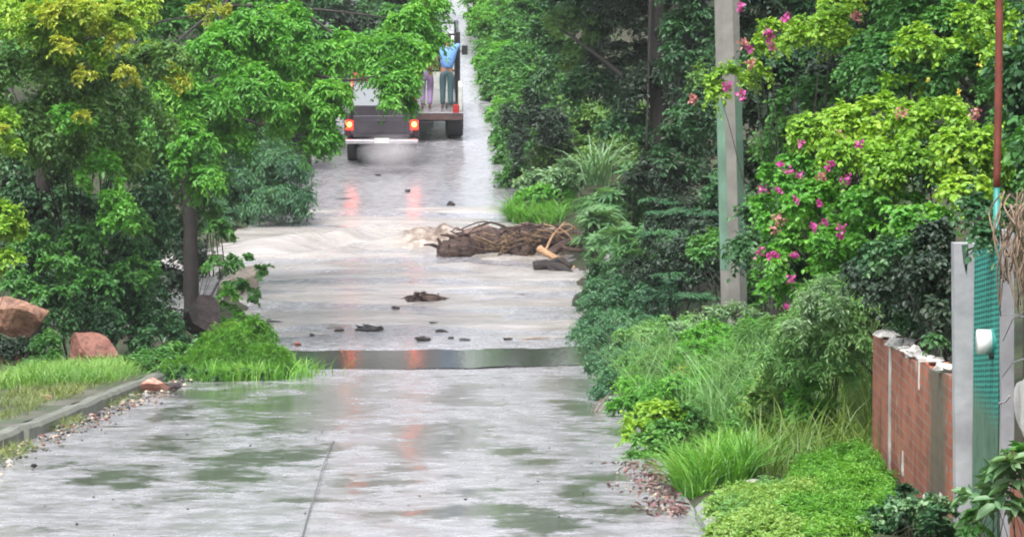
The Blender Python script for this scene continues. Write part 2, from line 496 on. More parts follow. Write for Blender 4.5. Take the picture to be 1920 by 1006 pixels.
gp = [(x, y) for x, y in zip(rng.uniform(-3.8, .9, 170), rng.uniform(17, 47, 170))]
GRIT = gp
# expansion joint and the calm strip of standing water before the ford
mb = MB()
pts = [hit(px, py) for px, py in [(566, 1020), (582, 962), (594, 925), (604, 890), (614, 860), (625, 832)]]
for i in range(len(pts) - 1):
    a, c = pts[i], pts[i + 1]
    mb.add([(a[0] - .004, a[1], zr(a[1]) + .034), (a[0] + .004, a[1], zr(a[1]) + .034), (c[0] + .004, c[1], zr(c[1]) + .034), (c[0] - .004, c[1], zr(c[1]) + .034)], [[0, 1, 2, 3]])
tag(mb.build('road_joint', simple('dark joint', (.06, .06, .055), .5)), kind='structure')

def mat_puddle():
    m, n, l, b = newmat('standing water'); nt = m.node_tree
    b.inputs['Base Color'].default_value = (.05, .055, .05, 1); b.inputs['Roughness'].default_value = .06
    a = noise(nt, 11, 4, mapping=(1, .5, 1)); bump(nt, a.outputs['Fac'], .22, .02, b)
    return m
TOPB = [(px, py) for px, py in [(470, 659), (560, 657), (700, 656), (850, 655), (1000, 652), (1130, 648)]]
BOTB = [(px, py) for px, py in [(1150, 684), (1040, 685), (900, 688), (760, 692), (640, 697), (540, 703), (480, 706)]]
zp = float(zr(50.3)) + .034
def on_level(px, py):
    d = ray(px, py); return CAM + d * ((zp - CZ) / d[2])
def ragged(L):
    out = []
    for (a, b_), (c, d) in zip(L[:-1], L[1:]):
        for t in np.linspace(0, 1, 9, endpoint=False): out.append((a + (c - a) * t, b_ + (d - b_) * t + 1.1 * math.sin((a + (c - a) * t) * .045) + random.uniform(-.7, .7)))
    return out + [L[-1]]
pl = [on_level(px, py) for px, py in ragged(TOPB) + ragged(BOTB)]   # dead level
tag(MB().add(pl, [list(range(len(pl)))[::-1]], False).build('puddle', mat_puddle()), kind='structure')

# muddy flood water running over the dip
XW = np.concatenate([np.arange(-8.4, -7, .25), np.arange(-7, 2.3, .045), np.arange(2.6, 2.7, .25)]); YW = np.arange(52.6, 73.4, .06)
X, Y, Fa = grid(XW, YW)
def vnoise(x, y, seed):
    r = np.random.default_rng(seed); z = np.zeros_like(x)
    for i in range(14):
        a = r.uniform(-.55, .55); f = 2 ** r.uniform(-.5, 2.2)
        z += np.sin(f * (x * math.sin(a) * .55 + y * math.cos(a)) * 2 + r.uniform(0, 6.3) + 1.2 * np.sin(x * .7 * r.uniform(.4, 1.4) + r.uniform(0, 6))) / f
    return z / 4
dm = hit(900, 455)                                        # the log jam splits the flow here
jumpY = dm[1] - 1.6 + 2.4 * np.exp(-((X + 2.2) / 1.7) ** 2) + .25 * np.sin(X * 1.7)
Z = zr(np.clip(Y, 53, 73)) + .05
turb = np.exp(-(np.where(Y < jumpY, (Y - jumpY) / 3.4, (Y - jumpY) / 1.1)) ** 2) * (.35 + .65 * sm((X + 5.5) / 3))
Z += .05 * sm((Y - jumpY + .5) / 1.0) - .03 - .012 * np.clip(Y - jumpY, 0, 4)
Z += .15 * np.exp(-((Y - jumpY) / .7) ** 2) * sm((X + 6) / 1.5) + .07 * turb * np.sin((Y - jumpY) * 3.0 + .8 * np.sin(X * 1.3))      # standing wave and the train behind it
Z += vnoise(X, Y, 3) * (.034 + .13 * turb)
ripple = vnoise(X * 2.3, Y * 2.6, 8) * (.014 + .03 * turb)
Z += ripple
sp = at(800, 470, dm[1] - .2); hump = np.exp(-((X - sp[0] - .05) / .55) ** 2 - ((Y - sp[1]) / 1.0) ** 2)
Z += hump * (.06 + .20 * vnoise(X * 4, Y * 4, 31) + .12 * vnoise(X * 9, Y * 9, 33))              # water heaping up over the tip of the log
edge = sm((Y - 52.6) / .8)
Z = zr(Y) - .03 + (Z - zr(Y) + .03) * edge
off = np.maximum(xl(Y) - .6 - X, 0)
Z -= .10 * off
wt = np_mesh('flood_water', np.stack([X, Y, Z], 1), Fa, None); wt.data.materials.clear()
a_ = wt.data.attributes.new('foam', 'FLOAT', 'POINT'); a_.data.foreach_set('value', np.clip(turb * (.45 + 2.2 * (vnoise(X * 1.4, Y * 1.4, 21))), 0, 1).astype(np.float32))
b_ = wt.data.attributes.new('mud', 'FLOAT', 'POINT'); b_.data.foreach_set('value', np.clip(1.5 * hump, 0, 1).astype(np.float32))
def mat_water():
    m, n, l, b = newmat('muddy flood water'); nt = m.node_tree
    ap = n.new('ShaderNodeAttribute'); ap.attribute_name = 'foam'
    g = n.new('ShaderNodeNewGeometry')
    n1 = noise(nt, 1.2, 7, vec=g.outputs['Position'], rough=.6, mapping=(.45, 1.6, 1))
    c = ramp(nt, [(.3, (.22, .20, .185)), (.62, (.40, .375, .36))], n1.outputs['Fac'])
    n2 = noise(nt, 7, 6, vec=g.outputs['Position'], rough=.7, mapping=(.5, 1.3, 1))
    mu = n.new('ShaderNodeMath'); mu.operation = 'MULTIPLY'; l.new(ap.outputs['Fac'], mu.inputs[0])
    r2 = ramp(nt, [(.42, 0), (.62, 1)], n2.outputs['Fac']); l.new(r2.outputs[0], mu.inputs[1])
    mx = n.new('ShaderNodeMix'); mx.data_type = 'RGBA'; l.new(mu.outputs[0], mx.inputs[0]); l.new(c.outputs[0], mx.inputs[6]); mx.inputs[7].default_value = (.34, .31, .285, 1)
    am = n.new('ShaderNodeAttribute'); am.attribute_name = 'mud'; n5 = noise(nt, 6, 6, vec=g.outputs['Position'], rough=.7); mudc = ramp(nt, [(.35, (.10, .065, .05)), (.5, (.22, .165, .13)), (.65, (.36, .33, .30))], n5.outputs['Fac'])
    mz = n.new('ShaderNodeMix'); mz.data_type = 'RGBA'; l.new(am.outputs['Fac'], mz.inputs[0]); l.new(mx.outputs[2], mz.inputs[6]); l.new(mudc.outputs[0], mz.inputs[7])
    l.new(mz.outputs[2], b.inputs['Base Color'])
    rr = n.new('ShaderNodeMapRange'); rr.inputs['To Min'].default_value = .16; rr.inputs['To Max'].default_value = .6; l.new(mu.outputs[0], rr.inputs['Value']); l.new(rr.outputs[0], b.inputs['Roughness'])
    n3 = noise(nt, 5, 5, vec=g.outputs['Position'], mapping=(.5, 1.7, 1))
    bump(nt, n3.outputs['Fac'], .7, .08, b)
    return m
wt.data.materials.append(mat_water()); tag(wt, kind='structure')

# kerbs and the footpath on the left
M['kerb'] = simple('mossy kerb concrete', (.13, .135, .11), .55, var=.45, scale=5, bmp=.5, bdist=.01)
M['kerb_pale'] = simple('pale kerb concrete', (.25, .25, .255), .5, var=.35, scale=4, bmp=.5)
def kerb(ya, yb, x, w, h, mat, step=.5):
    mb = MB(); yy = np.arange(ya, yb + .01, step); n = len(yy)
    vs = []
    for y in yy:
        z = zr(y); j = random.uniform(-.016, .016)
        prof = [(0, -.1), (0, h - .03), (.03 * (1 if w > 0 else -1), h), (w, h), (w, -.1)]
        vs += [(x + j + p[0], y, z + p[1] + j) for p in prof]
    fs = []
    for i in range(n - 1):
        for k in range(4): fs.append([i * 5 + k, i * 5 + k + 1, (i + 1) * 5 + k + 1, (i + 1) * 5 + k])
    fs += [[4, 3, 2, 1, 0], [(n - 1) * 5 + k for k in range(5)]]
    mb.add(vs, fs, False)
    return tag(mb.build('kerb', mat), kind='structure')
kerb(15, 28.05, -3.98, -.13, .13, M['kerb'])
kerb(28.3, 39.6, -3.98, -.13, .125, M['kerb'])
kerb(12, 21.3, 1.08, .13, .10, M['kerb_pale'], 1.2)
xs = np.linspace(-6.0, -4.12, 10); ys = np.arange(14, 41, .5)
X, Y, Fa = grid(xs, ys)
m, n, l, b = newmat('overgrown footpath'); nt = m.node_tree
nz = noise(nt, 1.7, 8, rough=.65)
c = ramp(nt, [(.35, (.13, .12, .10)), (.46, (.07, .065, .045)), (.56, (.04, .06, .022)), (.68, (.07, .11, .04))], nz.outputs['Fac']); l.new(c.outputs[0], b.inputs['Base Color'])
b.inputs['Roughness'].default_value = .45; nb = noise(nt, 18, 5); bump(nt, nb.outputs['Fac'], .5, .02, b)
tag(np_mesh('footpath', np.stack([X, Y, zr(Y) + .115 + .01 * np.sin(Y * 2 + X * 3)], 1), Fa, m), kind='structure')

# ------------------------------------------------------------------ rocks
def rockmat(name, c1, c2, c3, rough=.5):
    m, n, l, b = newmat(name); nt = m.node_tree
    a = noise(nt, 4.5, 9, rough=.68, dist=.6)
    r = ramp(nt, [(.36, c3), (.45, c1), (.56, c2), (.68, [v * 1.25 for v in c2])], a.outputs['Fac'])
    pt = noise(nt, 13, 8, rough=.75); pr = ramp(nt, [(.36, (.35, .32, .28)), (.48, (1, 1, 1)), (.66, (1.15, 1.1, 1.05))], pt.outputs['Fac'])
    mm = n.new('ShaderNodeMix'); mm.data_type = 'RGBA'; mm.blend_type = 'MULTIPLY'; mm.inputs[0].default_value = 1; l.new(r.outputs[0], mm.inputs[6]); l.new(pr.outputs[0], mm.inputs[7])
    l.new(mm.outputs[2], b.inputs['Base Color']); b.inputs['Roughness'].default_value = rough
    a2 = noise(nt, 11, 9, rough=.7); bump(nt, a2.outputs['Fac'], 1.0, .05, b)
    return m
M['rk_orange'] = rockmat('orange earth rock', (.27, .135, .085), (.36, .21, .145), (.12, .055, .035))
M['rk_red'] = rockmat('reddish rock', (.19, .075, .055), (.26, .115, .085), (.10, .035, .03))
M['rk_pink'] = rockmat('salmon stone', (.62, .28, .21), (.70, .38, .30), (.48, .18, .13))
M['rk_dark'] = rockmat('black wet stone', (.025, .018, .018), (.05, .035, .035), (.01, .008, .008), .7)
M['rk_tan'] = rockmat('tan mud', (.45, .36, .27), (.6, .5, .4), (.3, .2, .13))
M['rk_grey'] = rockmat('pale stone', (.35, .33, .31), (.5, .48, .46), (.2, .18, .16))
def rock_mb(c, r, seed, cuts=9, sub=4, amp=.05, flat=False):
    rr = np.random.default_rng(seed)
    bm = bmesh.new(); bmesh.ops.create_icosphere(bm, subdivisions=sub, radius=1.0)
    v = np.array([q.co[:] for q in bm.verts]); fs = [[w.index for w in f.verts] for f in bm.faces]; bm.free()
    for i in range(cuts):
        nn = rr.normal(size=3); nn /= np.linalg.norm(nn); d = rr.uniform(.42, .8)
        pr = np.maximum(v @ nn - d, 0); v = v - pr[:, None] * nn
    dsp = np.zeros(len(v))
    for i in range(10):
        k = rr.normal(size=3) * rr.uniform(2, 7); dsp += np.sin(v @ k + rr.uniform(0, 6)) / (1 + np.linalg.norm(k) * .4)
    v = v * (1 + amp * dsp[:, None]); 
    return MB().add(v * np.array(r) + np.array(c), fs, not flat)
def rock(px, py, Y, rx, ry, mat, label, seed, cat='rock', name='rock', rd=None, group=None, cuts=9, sub=4):
    s = sc(Y); c = at(px, py, Y)
    o = rock_mb((0, 0, 0), (rx * 1.12 / s, rd or (rx + ry) * .5 / s, ry * 1.12 / s), seed, cuts, sub, flat=True).build(name, M[mat])
    o.location = [float(q) for q in c]
    return tag(o, label, cat, group)
rock(30, 606, 43.0, 82, 52, 'rk_orange', 'large orange brown boulder overhanging a dark hollow at the grassy bank', 5, cuts=16, rd=.5)
rock(178, 655, 43.5, 66, 46, 'rk_red', 'reddish peaked rock half sunk in yellow green grass', 16, cuts=12)
rock(10, 700, 42.6, 40, 42, 'rk_orange', 'orange earth lump in shadow beneath the big overhanging boulder', 9)
rock(383, 604, 47.0, 38, 50, 'rk_dark', 'black rounded boulder at the foot of the roadside tree trunk', 23)
_p = hit(290, 739); rock(290, 722, _p[1], 30, 18, 'rk_pink', 'salmon pink stone lying at the end of the mossy kerb', 31, sub=4)
_p = hit(326, 738); rock(326, 727, _p[1] + .2, 14, 11, 'rk_dark', 'small black stone tucked beside the salmon pink stone', 37, sub=3)
rock(455, 545, 60.0, 48, 46, 'rk_tan', 'pale tan mud bank showing behind leafy branches at the ford edge', 41, rd=1.0, cat='mud bank', name='mud_bank')
rock(1086, 571, 57.5, 16, 22, 'rk_dark', 'black stone at the right edge of the flood below the log jam', 43, sub=3)
for k, (px, py, rx, ry, mt, lb) in enumerate([(105, 776, 18, 10, 'rk_grey', 'flat pale broken block lying in the gap of the mossy kerb'), (96, 822, 9, 6, 'rk_grey', 'cream pebble in the gutter below the gap in the mossy kerb'),
        (243, 745, 10, 6, 'rk_grey', 'pale pebble in the gutter close to the salmon pink stone'), (90, 748, 13, 6, 'rk_pink', 'faded pink stone lying on the overgrown footpath'), (18, 868, 10, 6, 'rk_grey', 'cream pebble in the gutter at the lower edge of the picture'),
        (272, 742, 7, 5, 'rk_grey', 'white pebble touching the base of the salmon pink stone')]):
    p = hit(px, py, .12 if px == 90 else .02)
    rock(px, py - ry * .5, p[1], rx, ry, mt, lb, 60 + k, 'stone', 'stone', sub=3)
# loose gravel along the kerbs
def gravel(name, pts, mats, seed, smin=.012, smax=.05):
    mb = MB()
    rr = np.random.default_rng(seed)
    ico = bmesh.new(); bmesh.ops.create_icosphere(ico, subdivisions=1, radius=1)
    v0 = np.array([v.co[:] for v in ico.verts]); f0 = [[v.index for v in f.verts] for f in ico.faces]; ico.free()
    for (x, y) in pts:
        s_ = rr.uniform(smin, smax) * rr.uniform(.5, 1); v = v0 * (1 + rr.uniform(-.25, .25, v0.shape)) * np.array([1, 1, .65]) * s_
        mb.mi = int(rr.integers(0, len(mats)))
        mb.add(v + np.array([x, y, zr(y) + .03 + s_ * .3]), f0, False)
    return tag(mb.build(name, [M[q] for q in mats], rec=False), kind='stuff')
tag(gravel('grit', GRIT, ['rk_dark', 'kerb', 'bark'], 8, .004, .014), 'scattered specks of dark grit on the wet road', 'grit')
gp = [(-3.93 + abs(rng.normal()) * .16, y) for y in rng.uniform(18, 40, 1100)]
tag(gravel('gravel', gp, ['kerb', 'rk_red', 'rk_dark', 'rk_tan', 'kerb', 'rk_dark'], 3, .006, .03), 'mixed small gravel and grit along the foot of the mossy kerb', 'gravel')
n_ = 480; lx = 1.05 - np.abs(rng.normal(size=n_)) * .13; ly = rng.uniform(20.3, 25.2, n_); keep_ = np.sin(ly * 3.1) + np.sin(ly * 7.7 + lx * 9) > -.5; lx, ly = lx[keep_], ly[keep_]; n_ = len(lx)
V, Fa = leaves_arrays(np.stack([lx, ly, zr(ly) + .03 + rng.random(n_) * .035], 1), sph(n_) * np.array([1, 1, .35]), np.array([0, 0, 1.]) + .6 * sph(n_), rng.uniform(.02, .07, n_), rng.uniform(.015, .035, n_), T6)
M['litter'] = leafmat('brown and mauve litter', [(.035, .022, .018), (.10, .055, .045), (.20, .10, .11), (.26, .2, .16)], .1)
tag(np_mesh('leaf_litter', V, Fa, M['litter']), 'reddish litter and fallen petals heaped against the pale kerb', 'litter', kind='stuff')
gp = [(1.02 - abs(rng.normal()) * .12, y) for y in rng.uniform(20.5, 24.4, 160)]
tag(gravel('gravel', gp, ['kerb', 'rk_red', 'rk_dark', 'rk_tan'], 4, .006, .022), 'sparse grit in the litter beside the pale kerb', 'gravel')

# ------------------------------------------------------------------ drift wood and debris in the flood
def logmat(name, c1, c2, rough=.65):
    m, n, l, b = newmat(name); nt = m.node_tree
    tc = n.new('ShaderNodeTexCoord')
    a = noise(nt, 7, 8, vec=tc.outputs['Object'], rough=.7, mapping=(.5, 1.5, 2.2))
    r = ramp(nt, [(.3, [v * .35 for v in c1]), (.48, c1), (.68, c2)], a.outputs['Fac'])
    l.new(r.outputs[0], b.inputs['Base Color']); b.inputs['Roughness'].default_value = rough
    bump(nt, a.outputs['Fac'], 1.0, .06, b); return m
M['log'] = logmat('brown rotten log', (.055, .03, .025), (.16, .10, .08))
M['log_pale'] = logmat('muddy reddish root wood', (.15, .085, .07), (.34, .24, .20))
M['peeled'] = logmat('peeled orange wood', (.48, .27, .14), (.62, .42, .26), .5)
M['black_wood'] = logmat('black sodden wood', (.02, .015, .015), (.06, .045, .04), .4)
M['straw'] = logmat('matted straw', (.2, .12, .06), (.42, .3, .17))
def wpt(px, py, dY=0, dz=0):
    p = hit(px, py); return np.array([p[0], p[1] + dY, p[2] + dz])
def curve3(p, n=12):
    p = [np.array(q, float) for q in p]; out = []
    for i in range(len(p) - 1):
        p0, p1, p2, p3 = p[max(i - 1, 0)], p[i], p[i + 1], p[min(i + 2, len(p) - 1)]
        for t in np.linspace(0, 1, n, endpoint=False):
            out.append(.5 * ((2 * p1) + (p2 - p0) * t + (2 * p0 - 5 * p1 + 4 * p2 - p3) * t * t + (3 * p1 - p0 - 3 * p2 + p3) * t ** 3))
    out.append(p[-1]); return out
YL = hit(900, 482)[1]
base = at(840, 480, YL)
th = thing('fallen_log', 'thick brown rotten log with torn roots jammed across the flood', 'log', base)
mb = MB()
cp = curve3([at(822, 478, YL), at(860, 468, YL + .1), at(925, 458, YL + .3), at(985, 450, YL + .5), at(1040, 452, YL + .6), at(1110, 448, YL + .7)], 10)
rad = np.interp(np.linspace(0, 1, len(cp)), [0, .06, .25, .5, .75, 1], [.10, .20, .26, .24, .2, .16])
mb.tube(cp, [r * (1 + .10 * math.sin(i * 1.7) + random.uniform(-.06, .06)) for i, r in enumerate(rad)], 16, jit=.13)
for i, (f_, r_) in enumerate([(.10, .20), (.24, .27), (.38, .29), (.52, .25), (.66, .27), (.80, .22)]):      # burls and clods along it
    q_ = cp[int(f_ * (len(cp) - 1))]; k_ = rock_mb(tuple(q_ + np.array([0, random.uniform(-.05, .05), random.uniform(-.04, .06)])), (r_ * 1.5, r_ * 1.05, r_), 400 + i, 10, 4, .10); mb.add(k_.v, k_.f)
for i in range(9):                                     # snapped root ends
    q_ = cp[int(random.uniform(0, .5) * (len(cp) - 1))]; d_ = np.array([random.uniform(-.6, .2), random.uniform(-.3, .1), random.uniform(.05, .38)]); mb.tube(curve3([q_, q_ + d_ * .6 + np.array([0, 0, .06]), q_ + d_], 4), [.05 * (1 - .09 * k) for k in range(9)], 6, jit=.2)
mb.build('trunk', M['log'], th, True)
mb = MB()                                              # the matted roots and bark heaped on top
for i in range(18):
    a = at(random.uniform(870, 1050), random.uniform(424, 452), YL + random.uniform(.1, .7)); q = np.array([random.uniform(-.5, .5), random.uniform(-.3, .3), random.uniform(-.12, .16)])
    mb.tube(curve3([a - q, a + np.array([0, 0, random.uniform(.02, .14)]), a + q], 4), random.uniform(.008, .022), 5)
for i in range(46):                                    # snapped twigs and small branches caught in the jam
    a = at(random.uniform(865, 1075), random.uniform(428, 478), YL + random.uniform(-.3, .6)); q = np.array([random.uniform(-.45, .45), random.uniform(-.2, .2), random.uniform(-.16, .2)])
    mb.tube(curve3([a - q, a + np.array([random.uniform(-.05, .05), 0, random.uniform(-.05, .06)]), a + q], 3), random.uniform(.006, .016), 4)
mb.build('root', M['log'], th, True)
db = MB()
for i in range(70):
    a = at(random.uniform(900, 1080), random.uniform(432, 486), YL + random.uniform(-.55, -.1)); q = np.array([random.uniform(-.28, .28), random.uniform(-.12, .12), random.uniform(-.12, .12)])
    db.tube(curve3([a - q, a + np.array([0, 0, random.uniform(-.04, .04)]), a + q], 3), random.uniform(.005, .013), 4)
tag(db.build('brushwood', M['straw'], rec=False), 'straw coloured brushwood and twigs caught along the front of the fallen log', 'brushwood')
def chunk(name, px, py, Y, rx, ry, mat, label, cat, seed, n=26, r=.02, rd=None):
    s = sc(Y); c = at(px, py, Y); t = thing(name, label, cat, c)
    rock_mb((0, 0, 0), (rx / s * .85, rd or rx / s * .6, ry / s * .8), seed, 6, 3, .16).build('core', M[mat], t)
    mb = MB()
    for i in range(n):
        a = np.array([random.uniform(-1, 1) * rx / s * .8, random.uniform(-.4, .4) * rx / s, random.uniform(-.5, .6) * ry / s]); q = np.array([random.uniform(-.5, .5) * rx / s, random.uniform(-.2, .2), random.uniform(-.45, .5) * ry / s])
        mb.tube(curve3([a - q, a + np.array([0, 0, .03]), a + q], 3), r * random.uniform(.4, 1.1), 4)
    mb.build('twig', M[mat], t); return t
chunk('root_mat', 905, 438, YL + .5, 70, 24, 'log_pale', 'hump of matted roots and mud riding on top of the fallen log', 'root mass', 71, 14)
chunk('root_mat', 985, 432, YL + .8, 60, 20, 'log_pale', 'reddish tangle of bark and roots behind the middle of the fallen log', 'root mass', 72, 18)
chunk('stump', 978, 468, YL - .3, 30, 24, 'log', 'broken dark stump end pressed against the front of the fallen log', 'stump', 73, 8)
def stick(name, pts, r, mat, label, cat, n=8, br=()):
    P = curve3(pts, 5); t = MB()
    t.tube(P, [r * (1 - .45 * i / len(P)) * random.uniform(.85, 1.15) for i in range(len(P))], n, jit=.08)
    for b_ in br: t.tube(curve3(b_, 4), r * .45, 5)
    o = t.build(name, M[mat]); return tag(o, label, cat)
Y2 = hit(1040, 500)[1]
stick('peeled_branch', [at(1012, 467, Y2 + .4), at(1035, 480, Y2 + .15), at(1060, 494, Y2 - .1), at(1086, 508, Y2 - .2)], .075, 'peeled', 'stout peeled orange branch slanting down from the log jam', 'branch', 12)
stick('driftwood', [at(1000, 500, Y2 - .9), at(1030, 496, Y2 - .9), at(1058, 506, Y2 - 1.1), at(1088, 526, Y2 - 1.5)], .11, 'black_wood', 'black sodden branch pointing into the water below the peeled branch', 'driftwood', 10,
      [[at(1030, 500, Y2 - .9), at(1045, 486, Y2 - .8), at(1072, 500, Y2 - .9)], [at(1020, 497, Y2 - .9), at(1035, 504, Y2 - 1), at(1050, 514, Y2 - 1.1)]])
stick('dry_branch', [at(1024, 468, Y2 + .6), at(1034, 446, Y2 + .8), at(1046, 430, Y2 + .9), at(1060, 416, Y2 + 1)], .028, 'peeled', 'thin straw coloured branch standing upright out of the log jam', 'branch', 6,
      [[at(1040, 436, Y2 + .8), at(1058, 434, Y2 + .8), at(1078, 424, Y2 + .8)], [at(1046, 430, Y2 + .8), at(1035, 424, Y2 + .8), at(1020, 420, Y2 + .8)], [at(1050, 428, Y2 + .8), at(1066, 440, Y2 + .7), at(1074, 452, Y2 + .7)], [at(1052, 424, Y2 + .8), at(1066, 420, Y2 + .8), at(1082, 430, Y2 + .8)]])
stick('root', [at(1030, 480, Y2 + .5), at(1050, 462, Y2 + .6), at(1075, 452, Y2 + .8), at(1105, 446, Y2 + 1)], .10, 'log', 'dark reddish root arching between the log jam and the bushes', 'root', 10, [[at(1050, 462, Y2 + .6), at(1070, 468, Y2 + .5), at(1100, 470, Y2 + .5)]])
stick('twig', [at(1000, 431, YL + 1.2), at(1025, 431, YL + 1.2), at(1040, 432, YL + 1.2)], .018, 'black_wood', 'short dark twig lying level above the fallen log', 'twig', 6)
Yc = hit(796, 567)[1]
t = chunk('floating_brush', 796, 560, Yc, 37, 13, 'log', 'brown clump of brush floating alone in the middle of the flood', 'brush', 75, 60, .014)
P0 = np.array(t.location)
Yk = hit(500, 608)[1]
stick('crooked_stick', [at(466, 611, Yk), at(485, 606, Yk), at(505, 602, Yk), at(528, 604, Yk), at(548, 611, Yk - .1)], .022, 'black_wood', 'thin crooked stick arching out of the water at the grassy bank', 'stick', 6)
DEB = [(638, 624, 11, 5, 'dark flat scrap floating just beside the long clump of debris'), (693, 621, 28, 6, 'long dark clump of debris drifting in a row in the shallow flood'), (790, 641, 17, 6, 'black wedge shaped piece of wood at the lower edge of the flood'),
       (830, 625, 13, 5, 'black oval scrap floating above the wedge of wood'), (812, 609, 13, 3, 'thin dark sliver floating farthest up among the small scraps'), (845, 638, 6, 5, 'tiny dark lump between the wedge of wood and a flat sliver'), (872, 640, 13, 3, 'flat black sliver at the lower edge of the flood beside a tiny lump'),
       (950, 638, 10, 3, 'small dark chip drifting alone between the sliver and the pale stick'), (742, 580, 9, 3, 'small grey chip floating below and beside the floating brush clump'), (557, 648, 9, 5, 'pinkish wet stone at the water edge by the grassy mound'), (845, 386, 9, 7, 'round black lump on the wet road upstream of the log jam'),
       (763, 361, 6, 4, 'small black pebble on the road between the two red light streaks'), (1036, 612, 6, 2, 'tiny dark chip near the right bank in the lower flood'), (584, 632, 6, 4, 'small dark pebble in the shallows beside the grassy mound'), (710, 330, 8, 2, 'small dark scrap on the wet road behind the red pickup')]
for k, (px, py, rx, ry, lb) in enumerate(DEB):
    p = hit(px, py); s = sc(p[1]); t = MB()
    o = rock_mb((0, 0, 0), (rx / s, rx * .9 / s, ry / s), 90 + k, 7, 3, .14)
    if rx > 20:
        for q in range(9): o.v += []; o.tube([np.array([random.uniform(-1, 1) * rx / s, random.uniform(-.1, .1), 0]), np.array([random.uniform(-1, 1) * rx / s, random.uniform(-.1, .1), random.uniform(0, 1.4) * ry / s])], .012, 5)
    ob = o.build('pebble' if 'pebble' in lb or 'stone' in lb else 'wood_scrap', M['rk_pink' if 'pinkish' in lb else 'black_wood']); ob.location = [float(p[0]), float(p[1]), float(p[2]) + .02 + ry / s * .4]
    tag(ob, lb, 'pebble' if 'pebble' in lb or 'stone' in lb else 'debris')
p = hit(650, 373); stick('twig', [at(628, 374, p[1]), at(650, 372, p[1]), at(684, 375, p[1])], .018, 'black_wood', 'thin dark twig crossing the red light streak on the wet road', 'twig', 5)
p = hit(1000, 636); stick('twig', [at(972, 637, p[1]), at(1000, 634, p[1]), at(1030, 633, p[1])], .014, 'dry', 'thin pale stick lying level at the lower edge of the flood', 'stick', 5)
mbp = [hit(1120, 770), hit(1145, 765)]
p = hit(1128, 775)
stick('dry_twigs', [at(1112, 778, p[1]), at(1126, 758, p[1]), at(1138, 742, p[1])], .012, 'dry', 'small fan of dry twigs at the road edge below the shrubs', 'twigs', 5, [[at(1118, 780, p[1]), at(1130, 765, p[1]), at(1146, 752, p[1])], [at(1108, 774, p[1]), at(1114, 760, p[1]), at(1130, 748, p[1])]])

# ------------------------------------------------------------------ vehicles
M['paint_red'] = simple('red car paint', (.50, .06, .04), .28, var=.12, bmp=0, coat=.5)
M['paint_grey'] = simple('grey car paint', (.045, .038, .05), .5, var=.35, bmp=0, coat=0)
M['paint_white'] = simple('dirty white paint', (.55, .57, .52), .4, var=.15, bmp=0)
M['black'] = simple('black rubber', (.018, .018, .02), .55, var=.3, bmp=.2)
M['dark_metal'] = simple('dark metal', (.03, .03, .035), .4, .3, var=.3, bmp=.1)
M['chrome'] = simple('dull bumper metal', (.5, .48, .5), .25, .8, var=.1, bmp=0)
M['rim'] = simple('steel rim', (.4, .4, .42), .35, .7, var=.2, bmp=0)
M['bed'] = simple('brown bed boards', (.11, .065, .06), .5, var=.4, bmp=.3)
M['plate'] = simple('number plate', (.6, .6, .58), .4, var=.1, bmp=0)
def emat(name, c, s):
    m, n, l, b = newmat(name); b.inputs['Base Color'].default_value = (*c, 1); b.inputs['Emission Color'].default_value = (*c, 1); b.inputs['Emission Strength'].default_value = s; return m
M['brake'] = emat('lit brake lamp', (1.0, .016, .008), 3.4)
M['brake_core'] = emat('brake bulb', (1.0, .24, .03), 8)
M['lens_red'] = simple('red lens', (.4, .02, .02), .15, var=.05, bmp=0)
m, n, l, b = newmat('car glass'); b.inputs['Base Color'].default_value = (.22, .24, .26, 1); b.inputs['Roughness'].default_value = .05; b.inputs['Specular IOR Level'].default_value = 1.0; b.inputs['Coat Weight'].default_value = 1.0; M['glass'] = m
def wheel(x, y, r, w, parent, dual=False):
    t = MB(); ww = w
    prof = [(r * .62, -ww / 2), (r * .93, -ww / 2), (r, -ww * .36), (r, ww * .36), (r * .93, ww / 2), (r * .62, ww / 2)]
    nseg = 28; vs = []
    for k in range(nseg):
        a = 2 * math.pi * k / nseg
        for (q, o) in prof: vs.append((x + o, y + q * math.cos(a), r + q * math.sin(a)))
    fs = []
    for k in range(nseg):
        for j in range(len(prof)): fs.append([k * 6 + j, k * 6 + (j + 1) % 6, ((k + 1) % nseg) * 6 + (j + 1) % 6, ((k + 1) % nseg) * 6 + j])
    t.add(vs, fs); ty = t.build('wheel', M['black'], parent)
    q = MB(); vs = []
    for k in range(nseg):
        a = 2 * math.pi * k / nseg
        for (rr_, o) in [(r * .63, -ww * .42), (r * .3, -ww * .2), (r * .3, ww * .2), (r * .63, ww * .42)]: vs.append((x + o, y + rr_ * math.cos(a), r + rr_ * math.sin(a)))
    fs = [[k * 4 + j, k * 4 + j + 1, ((k + 1) % nseg) * 4 + j + 1, ((k + 1) % nseg) * 4 + j] for k in range(nseg) for j in range(3)] + [[k * 4 + 1 for k in range(nseg)], [k * 4 + 2 for k in range(nseg)]]
    q.add(vs, fs).build('rim', M['rim'], ty)
    return ty
def slope(y): return math.atan((zr(y + 2) - zr(y - 2)) / 4)
